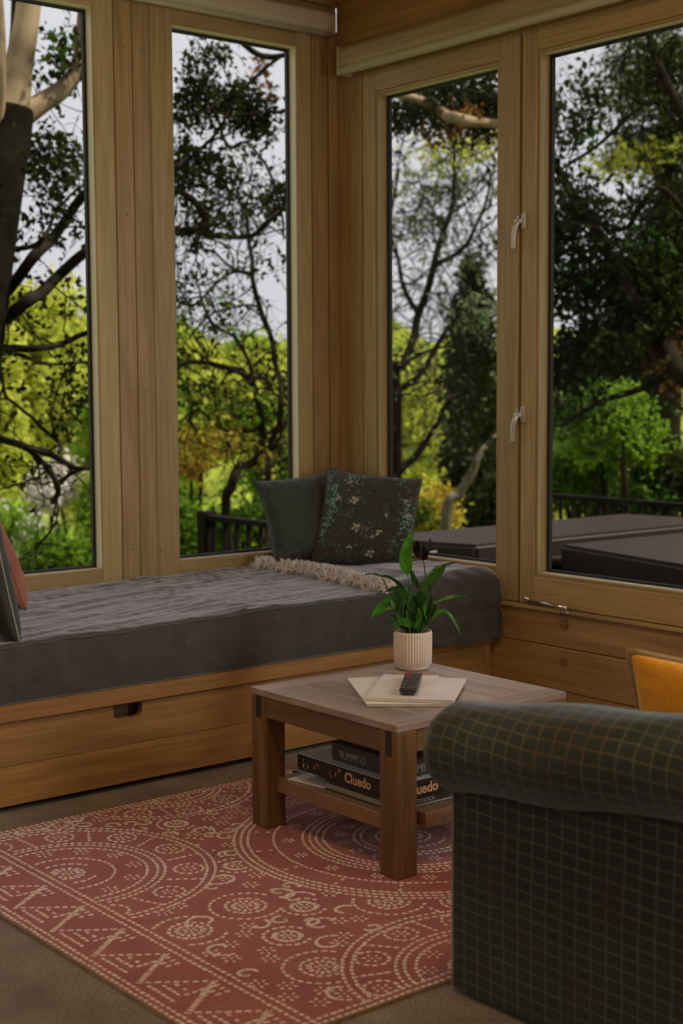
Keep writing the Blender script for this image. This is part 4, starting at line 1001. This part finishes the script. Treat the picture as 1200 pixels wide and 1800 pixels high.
# foliage tools
def leaves_arr(P, size, droop=.3, rng=NR):
    P = np.asarray(P); n = len(P); d = rng.normal(size=(n, 3)); d[:, 2] -= droop; d /= np.linalg.norm(d, axis=1)[:, None]
    r = rng.normal(size=(n, 3)); s = np.cross(d, r); s /= np.linalg.norm(s, axis=1)[:, None]+1e-9; nn = np.cross(s, d)
    L = (size*rng.uniform(.6, 1.3, n))[:, None]; w = L*.30
    return np.stack([P, P+d*L*.45-s*w+nn*w*.25, P+d*L, P+d*L*.45+s*w+nn*w*.25], 1).reshape(-1, 3)
def foliage(name, P, size, mat, parent, droop=.3):
    V = leaves_arr(P, size, droop); Q = np.arange(len(V)).reshape(-1, 4); o = quads_mesh(name, V, Q, mat, parent); o['kind'] = 'stuff'; return o
class Tree:
    def __init__(s, name, loc, label, cat='tree', group=None):
        s.root = empty(name, loc, label, cat, group); s.tw = Acc(); s.L = {}; s.br = []
    def branch(s, pts, rad, mat=bark, name='branch', sides=8, sub=5, wob=.0):
        P, R_ = smooth_path(pts, rad, sub)
        if wob: P = [p+Vector((noise.noise(p*2.1), noise.noise(p*2.1+Vector((9, 0, 0))), noise.noise(p*2.1+Vector((0, 9, 0)))))*wob for p in P]
        A = Acc(); A.add(*tube_arr(P, R_, sides)); A.build(name, mat, s.root); s.br += P; return P
    def twigs_from(s, P, n, L, r=.006, depth=2, spread=1.0, leaves=None, up=.2, rnd=random.Random(1)):
        for k in range(n):
            p = Vector(rnd.choice(P)); d = Vector((rnd.gauss(0, 1), rnd.gauss(0, .7), rnd.gauss(up, 1))).normalized()
            s._grow(p, d, L*rnd.uniform(.6, 1.3), r, depth, leaves, rnd)
    def _grow(s, p, d, L, r, depth, leaves, rnd):
        pts = [p]; q = p.copy(); dd = d.copy(); m_ = 5
        for i in range(m_):
            dd = (dd+Vector((rnd.gauss(0, .28), rnd.gauss(0, .28), rnd.gauss(.03, .28)))).normalized(); q = q+dd*(L/m_); pts.append(q.copy())
        s.tw.add(*tube_arr(pts, [r*(1-.75*i/m_) for i in range(m_+1)], 4 if depth < 2 else 5))
        if depth > 0:
            for k in range(3):
                i = rnd.randint(2, m_); nd = (dd*.6+Vector((rnd.gauss(0, .7), rnd.gauss(0, .7), rnd.gauss(.1, .7)))).normalized(); s._grow(pts[i], nd, L*.6, r*.55, depth-1, leaves, rnd)
        elif leaves:
            key, dens, spr = leaves
            for i in range(dens): p_ = pts[rnd.randint(1, m_)]; s.L.setdefault(key, []).append((p_.x+rnd.gauss(0, spr), p_.y+rnd.gauss(0, spr), p_.z+rnd.gauss(0, spr)))
    def clump(s, key, c, rad, ncl, per, spr, twig=True, shell=.0):
        """ncl leafy sprays in an ellipsoid round c (world), each on its own little twig"""
        c = np.array(c); rad = np.array(rad); lst = s.L.setdefault(key, [])
        for k in range(ncl):
            v = NR.normal(size=3); v /= np.linalg.norm(v); v *= (shell+(1-shell)*NR.random())**(1/3 if not shell else .5); p = c+v*rad
            d = v*.6+NR.normal(size=3)*.5; d /= np.linalg.norm(d); Lt = spr*2.2
            if twig: e = p-d*Lt; s.tw.add(*tube_arr([Vector(e), Vector((e+p)/2+NR.normal(size=3)*Lt*.1), Vector(p)], [.007*spr/.15, .005*spr/.15, .002], 3))
            t_ = NR.random((per, 1)); lst += [tuple(q) for q in (p-d*Lt*t_*.8+NR.normal(size=(per, 3))*spr*.38)]
    def done(s, mats, sizes, twmat=bark):
        if s.tw.V: o = s.tw.build('twigs', twmat, s.root); o['kind'] = 'stuff'
        for k, P in s.L.items(): foliage('foliage', P, sizes[k], mats[k], s.root)
def pxr(D, r): return r*D/FPX
def ground_under(p): return Vector((p.x, p.y, ground_z(p.x, p.y)-.2))
def Y8(x, y, Y=8.0): return atY(x, y, Y)

# ---- big tree outside the first window
D8 = 8.8; k8 = D8/FPX
base = ground_under(Y8(-120, 800))
t1 = Tree('large_tree', base, 'large multi-stemmed tree with pale upper bark outside the leftmost window')
t1.branch([base, Y8(-100, 1000), Y8(-78, 700), Y8(-50, 500), Y8(-18, 330), Y8(8, 235), Y8(14, 190)], [.30, .26, .245, .225, .195, .155, .148], barkdeep, 'trunk', 18)
t1.branch([Y8(14, 225), Y8(24, 175), Y8(34, 110), Y8(44, 55), Y8(52, -10), Y8(60, -140)], [.125, .098, .082, .076, .072, .06], barkpale, 'trunk_stem', 16)
t1.branch([Y8(8, 215), Y8(18, 150, 8.1), Y8(30, 60, 8.2), Y8(32, -60, 8.3)], [.07, .05, .045, .04], bark, 'trunk_stem', 10)
t1.branch([Y8(-12, 260, 8.0), Y8(-6, 190, 7.9), Y8(-2, 120, 7.8), Y8(-2, 60, 7.8), Y8(-8, -40, 7.8)], [.07, .05, .04, .038, .035], barkpale, 'trunk_stem', 12)
t1.branch([Y8(40, 205), Y8(72, 182), Y8(108, 158), Y8(136, 120), Y8(141, 60), Y8(146, -30)], [.07, .062, .056, .046, .028, .02], barkpale, 'branch', 12)
bs = []
for pts, r in (([(-20, 545), (25, 500), (60, 455), (110, 395), (152, 340), (200, 300), (240, 270)], (12, 11, 10, 9, 8, 6, 4)),
               ([(-30, 560), (10, 558), (50, 533), (100, 490), (153, 436), (215, 420), (303, 408), (345, 402), (362, 382)], (13, 12, 11, 10, 9, 8, 8, 8, 7)),
               ([(-30, 610), (10, 612), (60, 614), (110, 598), (152, 576), (230, 560)], (8, 7, 6.5, 5.5, 4.5, 3)),
               ([(-20, 618), (30, 624), (60, 636), (92, 643)], (4, 3.5, 3, 2)),
               ([(-30, 760), (-5, 770), (50, 790), (95, 800), (128, 822), (152, 822), (200, 815)], (8, 7, 6.5, 6, 5, 5, 3)),
               ([(48, 792), (70, 812), (100, 850), (93, 885)], (5, 5, 5.5, 5)), ([(98, 858), (118, 836), (150, 823)], (4, 4, 3)),
               ([(0, 655), (8, 700), (40, 728), (70, 750), (102, 778), (104, 798)], (3, 3, 3, 3.5, 3.5, 3)),
               ([(10, 445), (50, 436), (78, 420), (95, 380), (140, 330)], (5, 4.5, 4, 3, 2)), ([(60, 640), (100, 640), (152, 632)], (2, 2, 1.5)),
               ([(362, 382), (345, 356), (318, 340), (290, 330)], (7, 7, 6, 4)), ([(352, 404), (395, 414), (440, 415), (476, 388), (500, 350)], (5.5, 5, 5, 4, 2.5)),
               ([(285, 330), (318, 292), (350, 262), (386, 222), (420, 160)], (4, 4, 3.5, 3, 2)), ([(300, 210), (370, 190), (430, 150), (505, 90)], (3, 3, 3.5, 3)),
               ([(400, 60), (440, 92), (480, 98), (520, 90)], (4, 6, 6, 4)), ([(378, 200), (400, 260), (440, 250), (478, 330), (500, 420)], (3, 3, 2.5, 3, 2))):
    bs.append(t1.branch([Y8(x, y, 8+.25*math.sin(i*2.1+x*.01)) for i, (x, y) in enumerate(pts)], [k8*q for q in r], bark, 'branch', 8, 5, .03))
R1 = random.Random(21)
t1.twigs_from(bs[0]+bs[1][:25]+bs[2], 26, .45, .007, 2, leaves=('a', 3, .04), rnd=R1)
t1.twigs_from(bs[4]+bs[5]+bs[7]+bs[6], 17, .42, .008, 2, leaves=('a', 1, .03), up=-.1, rnd=R1)
t1.twigs_from(bs[1][28:]+bs[10]+bs[11]+bs[12], 46, .5, .008, 2, leaves=('a', 2, .04), rnd=R1)
for (x, y, rx, ry, nc, per) in ((95, 290, 62, 85, 60, 9), (105, 385, 45, 45, 18, 8), (112, 110, 30, 65, 26, 8), (60, 420, 45, 40, 10, 8), (140, 660, 20, 60, 14, 7), (110, 720, 45, 50, 18, 6),
                                (360, 110, 65, 50, 26, 9), (405, 175, 100, 42, 62, 11), (455, 215, 45, 50, 32, 12), (340, 185, 40, 40, 26, 12), (330, 265, 32, 25, 12, 10), (330, 305, 30, 30, 18, 11), (380, 305, 30, 25, 14, 10),
                                (480, 355, 34, 45, 26, 10), (330, 520, 25, 25, 5, 7), (470, 470, 28, 28, 4, 7), (325, 620, 15, 40, 6, 8)):
    c = Y8(x, y, 8.1); t1.clump('a' if (x*7) % 3 else 'b', c, (rx*k8, .5*max(rx, ry)*k8+.15, ry*k8), nc, per, .085)
t1.clump('c', Y8(118, 90, 7.9), (.12, .15, .16), 9, 7, .08)
t1.clump('r', Y8(470, 150, 8.2), (.15, .15, .2), 12, 9, .08)
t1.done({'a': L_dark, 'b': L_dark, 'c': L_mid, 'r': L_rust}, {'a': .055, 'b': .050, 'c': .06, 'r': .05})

# ---- sinuous tree behind the short railing
b0 = ground_under(atY(402, 950, 9.2)); t3 = Tree('crooked_tree', b0, 'crooked bare-branched dark tree arching behind the short deck railing')
Y9 = lambda x, y, Y=9.3: atY(x, y, Y); k9 = 10.2/FPX
q = []
for pts, r in (([(398, 1000), (400, 905), (404, 860), (415, 826), (448, 800), (457, 760), (452, 705), (430, 662), (398, 642), (350, 634), (312, 648), (285, 690)], (10, 9.5, 9.5, 9.5, 9, 8, 7, 6.5, 6, 5, 4, 3)),
               ([(470, 1000), (470, 870), (472, 830), (474, 778), (489, 742), (492, 700), (482, 640), (463, 560), (444, 485), (438, 420), (428, 362), (395, 330)], (7, 6.5, 6.5, 6.5, 6.5, 6, 5.5, 5, 4.5, 4, 3.5, 2.5)),
               ([(400, 644), (450, 662), (482, 690), (520, 700)], (5, 4, 3.5, 3)), ([(444, 485), (410, 470), (375, 440), (330, 430)], (3.5, 3, 2.5, 2)), ([(440, 480), (400, 480), (340, 535), (310, 530)], (3, 3, 2.5, 2)),
               ([(450, 702), (420, 600), (370, 560), (345, 500)], (4, 3.5, 3, 2)), ([(463, 560), (440, 540), (380, 545), (330, 590)], (3, 2.5, 2, 2)), ([(455, 750), (400, 760), (350, 720), (320, 740)], (4, 3, 2.5, 2)), ([(474, 790), (500, 740), (520, 650)], (4, 3, 2))):
    q.append(t3.branch([b0]+[Y9(x, y, 9.3+.3*math.sin(i*1.7+x)) for i, (x, y) in enumerate(pts)][1:] if pts[0] == (398, 1000) else [Y9(x, y, 9.3+.3*math.sin(i*1.7+x)) for i, (x, y) in enumerate(pts)], [k9*v for v in r], bark, 'branch', 8, 5, .04))
R3 = random.Random(5); allp = sum(q, [])
t3.twigs_from([p for p in allp if p.z > .6], 72, .6, .008, 2, leaves=('a', 1, .05), rnd=R3)
for (x, y, rx, ry, nc, per, kk) in ((350, 560, 40, 60, 14, 8, 'g'), (330, 700, 30, 60, 18, 9, 'a'), (350, 775, 45, 40, 30, 10, 'o'), (480, 700, 30, 80, 20, 8, 'a'), (400, 720, 60, 60, 20, 8, 'g'), (490, 800, 25, 40, 22, 10, 'a'), (420, 780, 60, 30, 18, 8, 'o')):
    t3.clump(kk, Y9(x, y, 9.5), (rx*k9, .5, ry*k9), nc, per, .10)
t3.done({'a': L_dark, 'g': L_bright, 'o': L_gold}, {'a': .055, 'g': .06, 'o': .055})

# ---- soft mounds of foliage: bushes and distant crowns
def bush(name, px, py, D, rx, ry, key, size, ncl, per, label, cat='bush', group=None, spr=.16, extra=None, trunk=True, depth=.8, twmat=bark):
    c = atD(px, py, D); k_ = D/FPX; R_ = Vector((rx*k_, rx*k_*depth, ry*k_)); g0 = ground_under(c)
    t_ = Tree(name, g0, label, cat, group)
    if trunk:
        for s_ in range(3): t_.branch([g0+Vector((.1*s_, 0, 0)), g0.lerp(c, .45)+Vector((NR.normal()*.15*R_.x, NR.normal()*.15, 0)), c+Vector((NR.normal()*.3*R_.x, NR.normal()*.3*R_.x, R_.z*.25))], [R_.x*.07+.02, R_.x*.05+.015, .012], twmat, 'stem' if cat == 'bush' else 'trunk', 7, 4)
    lobes = 7
    t_.clump(key, c, (R_.x*.72, R_.y*.72, R_.z*.78), ncl//2, per, spr, twig=False, shell=.25)
    for i in range(lobes):
        v = NR.normal(size=3); v /= np.linalg.norm(v); cc = Vector(c)+Vector((v[0]*R_.x*.62, v[1]*R_.y*.6, v[2]*R_.z*.62)); f = NR.uniform(.28, .46)
        t_.clump(key if not (extra and i % 2) else extra[0], cc, (R_.x*f, R_.y*f, R_.z*f), ncl//(2*lobes), per, spr, twig=False, shell=.3)
    mats = {key: FM[key]}; sizes = {key: size}
    if extra: mats[extra[0]] = FM[extra[0]]; sizes[extra[0]] = extra[1]
    t_.done(mats, sizes); return t_
FM = dict(y=L_yellow, b=L_bright, m=L_mid, d=L_dark, n=L_deep, g=L_gold, s=L_grey, w=L_white, r=L_rust)
gA = 'sunlit yellow-green trees down the slope'
for (x, y, D, rx, ry, kk, ex, lab) in (
    (60, 640, 26, 150, 165, 'y', ('b', .12), 'sunlit yellow-green tree behind the big tree, seen in the leftmost window'),
    (-60, 720, 24, 140, 180, 'y', None, 'yellow-green tree half cut by the left picture edge'),
    (170, 760, 23, 120, 190, 'y', ('b', .10), 'yellow-green tree behind the post between the two left windows'),
    (345, 700, 27, 110, 140, 'y', ('m', .12), 'yellow-green tree at the left of the second window'),
    (460, 700, 25, 110, 120, 'y', ('b', .11), 'yellow-green tree at the right of the second window'),
    (250, 800, 21, 130, 160, 'b', ('y', .10), 'greener rounded tree low behind the window post'),
    (590, 760, 28, 120, 150, 'y', ('m', .12), 'yellow-green tree behind the corner of the room')):
    bush('distant_tree', x, y, D, rx, ry, kk, .16, 1100, 12, lab, 'tree', gA, spr=.26, extra=ex)
bush('blossom_shrub', 95, 860, 15, 75, 60, 'w', .07, 150, 12, 'shrub with pale blossom outside the leftmost window', spr=.14, extra=('y', .08))
bush('garden_shrub', 110, 985, 13, 100, 50, 'm', .07, 300, 12, 'leafy green shrub low in the leftmost window', spr=.13, extra=('b', .07))
bush('garden_shrub', 10, 930, 14, 80, 60, 'b', .07, 220, 12, 'green shrub behind the pink cushion at the left edge', spr=.13, extra=('w', .06))
bush('garden_shrub', 345, 950, 12.5, 70, 70, 'b', .07, 300, 12, 'bright green shrub left of the short railing', spr=.12, extra=('m', .07))
bush('garden_shrub', 430, 960, 12, 70, 70, 'm', .07, 300, 12, 'mid green shrub behind the short railing', spr=.12, extra=('b', .07))
bush('garden_shrub', 340, 800, 15, 55, 55, 'g', .06, 150, 10, 'golden-leaved shrub in the second window', spr=.13, extra=('r', .06))
bush('garden_shrub', 470, 830, 14, 60, 60, 'b', .07, 220, 10, 'yellowish green shrub behind the crooked tree', spr=.13, extra=('g', .06))
bush('garden_shrub', 200, 900, 15, 90, 80, 'b', .08, 240, 12, 'green shrub hidden behind the window post', spr=.14)

# ---- seen through window 3
bush('distant_tree', 730, 760, 30, 75, 130, 'y', .13, 420, 12, 'yellow-green tree far behind the cypress in the third window', 'tree', None, spr=.26, extra=('s', .12))
bush('distant_tree', 860, 720, 32, 75, 150, 's', .13, 420, 12, 'grey-green tree behind the cypress in the third window', 'tree', None, spr=.26)
cy = ground_under(atD(828, 900, 19)); cyp = Tree('cypress', cy, 'tall dark cypress in the third window')
kc = 19/FPX
cyp.branch([cy, atD(828, 800, 19), atD(830, 480, 19)], [.16, .14, .02], bark, 'trunk', 8)
for i in range(30):
    t_ = i/29; y = 960-(960-478)*t_; rw = 62*(1-t_)**.55*(1 if t_ > .08 else .8)+4
    cyp.clump('n', atD(828+6*math.sin(i), y, 19), (rw*kc, rw*kc, 22*kc), int(10+24*(1-t_)), 22, .17, twig=False, shell=.4)
cyp.done({'n': L_deep}, {'n': .10})
wb = ground_under(atD(705, 900, 15)); wl = Tree('airy_tree', wb, 'tall airy tree with fine grey-green and yellow leaves in the third window')
kw = 15/FPX; qq = []
for pts, r in (([(690, 1000), (694, 700), (712, 640), (735, 560), (760, 470), (790, 380), (800, 300), (790, 230)], (13, 9, 8, 7, 6, 5, 4, 3)), ([(735, 560), (700, 480), (690, 400), (700, 300)], (5, 4, 3, 2)),
               ([(760, 470), (820, 430), (850, 360), (860, 300)], (5, 4, 3, 2)), ([(690, 690), (745, 650), (800, 560), (862, 520)], (6, 5, 4, 3)), ([(690, 850), (730, 800), (760, 750), (800, 700), (868, 670)], (6, 6, 5, 4, 3)), ([(712, 640), (760, 620), (830, 600)], (4, 3, 2))):
    qq += wl.branch([wb if (x, y) == (690, 1000) else atD(x, y, 15+.3*math.sin(i+x)) for i, (x, y) in enumerate(pts)], [kw*v for v in r], bark, 'branch', 8, 5, .05)
wl.twigs_from([p for p in qq if p.z > 0], 80, 1.0, .011, 2, leaves=('s', 1, .07), rnd=random.Random(8))
for (x, y, rx, ry, nc, per, kk) in ((800, 265, 65, 36, 44, 13, 'y'), (740, 330, 60, 40, 24, 12, 's'), (820, 330, 50, 40, 30, 12, 's'), (750, 400, 70, 40, 36, 12, 's'), (850, 240, 25, 40, 14, 12, 'g'), (705, 520, 25, 50, 8, 9, 's'), (850, 430, 30, 40, 22, 12, 's'), (705, 620, 25, 40, 8, 9, 's'), (700, 790, 30, 50, 14, 10, 's'), (715, 270, 25, 20, 6, 10, 'y')):
    wl.clump(kk, atD(x, y, 15.5), (rx*kw, .9, ry*kw), nc, per, .17)
wl.done({'s': L_grey, 'y': L_yellow, 'g': L_gold}, {'s': .06, 'y': .065, 'g': .06})
pb = ground_under(atD(770, 960, 12)); pt = Tree('pale_trunk_tree', pb, 'leaning pale tree trunk low in the third window, in front of the cypress')
k12 = 12/FPX
pt.branch([pb, atD(785, 915, 12), atD(808, 870, 12), atD(832, 835, 12), atD(845, 800, 12), atD(870, 760, 12.2), atD(940, 690, 12.4)], [k12*v for v in (11, 10, 9, 8, 6, 4, 3)], barkgrey, 'trunk', 10, 5, .04)
pt.clump('d', atD(850, 640, 12.3), (.35, .35, .5), 34, 12, .13); pt.clump('d', atD(845, 760, 12.3), (.22, .3, .35), 22, 12, .13); pt.clump('s', atD(860, 560, 12.3), (.25, .3, .3), 22, 12, .13)
pt.done({'d': L_dark, 's': L_grey}, {'d': .07, 's': .07})
bush('garden_shrub', 760, 905, 13, 60, 45, 'g', .06, 170, 11, 'golden and rust shrub low in the third window', spr=.12, extra=('m', .06))
bush('garden_shrub', 880, 900, 14, 70, 60, 'd', .07, 260, 12, 'dark shrub behind the hot tub by the window mullion', spr=.13)

# ---- overhanging branch across the top of windows 3 and 4, and the dark tree in window 4
db = ground_under(atD(1250, 800, 10.5)); dt = Tree('dark_leaning_tree', db, 'dark leaning tree with dense leaves filling the rightmost window')
kd = 10/FPX; qd = []
for pts, r, mt in (([(1270, 900), (1235, 760), (1190, 650), (1160, 575), (1110, 520), (1075, 462), (1042, 400), (1005, 335), (960, 270), (900, 220)], (20, 18, 16, 14, 13, 12, 11, 9, 7, 5), bark),
                   ([(900, 222), (850, 212), (800, 205), (765, 192), (730, 172), (690, 165)], (6, 9, 10, 9, 8, 5), barkpale),
                   ([(1235, 760), (1225, 500), (1210, 250), (1165, 130), (1140, 60), (1130, -30)], (14, 12, 10, 8, 7, 6), bark),
                   ([(1190, 650), (1130, 680), (1060, 705), (985, 750)], (7, 6, 5, 3), bark), ([(1210, 250), (1150, 180), (1060, 250), (985, 300)], (5, 4, 3.5, 2.5), bark), ([(1220, 400), (1160, 330), (1100, 400), (1060, 390)], (6, 5, 4, 3), bark)):
    qd += dt.branch([db if (x, y) == (1270, 900) else atD(x, y, 10+.25*math.sin(i*1.3+x)) for i, (x, y) in enumerate(pts)], [kd*v for v in r], mt, 'trunk' if r[0] == 20 else 'branch', 10, 5, .03)
dt.twigs_from(qd, 60, .6, .008, 2, leaves=('d', 3, .06), rnd=random.Random(31))
for (x, y, rx, ry, nc, per, kk) in ((780, 160, 75, 30, 60, 14, 'd'), (850, 190, 50, 45, 60, 14, 'd'), (720, 205, 40, 32, 26, 13, 'd'), (780, 215, 60, 25, 24, 12, 'r'),
                                    (1005, 185, 35, 60, 26, 12, 'd'), (1015, 400, 45, 80, 70, 13, 'd'), (1115, 490, 90, 60, 110, 14, 'd'), (1150, 560, 70, 70, 90, 14, 'd'), (1020, 520, 50, 60, 60, 13, 'd'), (1060, 620, 60, 50, 60, 12, 'd'),
                                    (1190, 120, 30, 120, 50, 13, 'd'), (1180, 620, 40, 60, 30, 12, 'r'), (1000, 640, 30, 80, 40, 12, 'd'), (1110, 430, 50, 30, 14, 9, 'm'), (1010, 470, 30, 50, 16, 9, 'm'), (1170, 500, 30, 50, 12, 9, 'm'), (1010, 230, 30, 40, 8, 9, 'm'), (1180, 420, 50, 100, 90, 14, 'n'), (950, 350, 40, 200, 60, 12, 'd')):
    dt.clump(kk, atD(x, y, 10.3), (rx*kd, .45, ry*kd), nc, per, .10)
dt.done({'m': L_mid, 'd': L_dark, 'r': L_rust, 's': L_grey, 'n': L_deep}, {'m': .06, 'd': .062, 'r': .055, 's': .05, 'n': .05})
fb = ground_under(atD(1160, 800, 16)); ft = Tree('feathery_conifer', fb, 'feathery grey-green conifer behind the dark tree in the rightmost window')
kf = 16/FPX
ft.branch([fb, atD(1175, 500, 16), atD(1170, 60, 16)], [.2, .16, .04], bark, 'trunk', 8)
for (x, y, rx, ry, nc, per, kk) in ((1150, 130, 70, 80, 110, 14, 's'), (1165, 250, 60, 70, 110, 14, 'n'), (1185, 380, 60, 80, 120, 14, 'n'), (1165, 490, 70, 70, 140, 14, 'n'), (1112, 278, 34, 30, 40, 12, 'y'), (1095, 170, 40, 50, 26, 12, 's'), (1120, 60, 60, 50, 30, 12, 's'), (1075, 500, 60, 50, 50, 12, 'n'), (1250, 300, 60, 300, 150, 12, 'n')):
    ft.clump(kk, atD(x, y, 16), (rx*kf, .8, ry*kf), nc, per, .16)
ft.done({'s': L_grey, 'n': L_deep, 'y': L_yellow}, {'s': .075, 'n': .08, 'y': .085})
bush('garden_shrub', 1080, 740, 12.5, 135, 85, 'b', .065, 560, 12, 'bright green leafy shrub above the railing in the rightmost window', spr=.12, extra=('m', .065), depth=.5)
bush('garden_shrub', 1010, 830, 13, 90, 70, 'm', .065, 330, 12, 'mid green shrub at the left of the rightmost window', spr=.12, extra=('d', .06))
bush('garden_shrub', 1160, 840, 13.5, 100, 70, 'd', .065, 380, 12, 'dark shrub low behind the railing at the right edge', spr=.12, extra=('m', .06))
bush('garden_shrub', 1075, 880, 15, 130, 50, 'd', .07, 320, 12, 'low dark shrub directly behind the balusters in the rightmost window', spr=.13)
bush('distant_tree', 1080, 690, 24, 170, 170, 'n', .13, 800, 13, 'dense dark evergreen far behind the rightmost window', 'tree', None, spr=.26, extra=('d', .13))
bush('distant_tree', 950, 780, 26, 110, 140, 'm', .13, 420, 12, 'green tree behind the mullion between the right-hand casements', 'tree', None, spr=.26, extra=('y', .13))
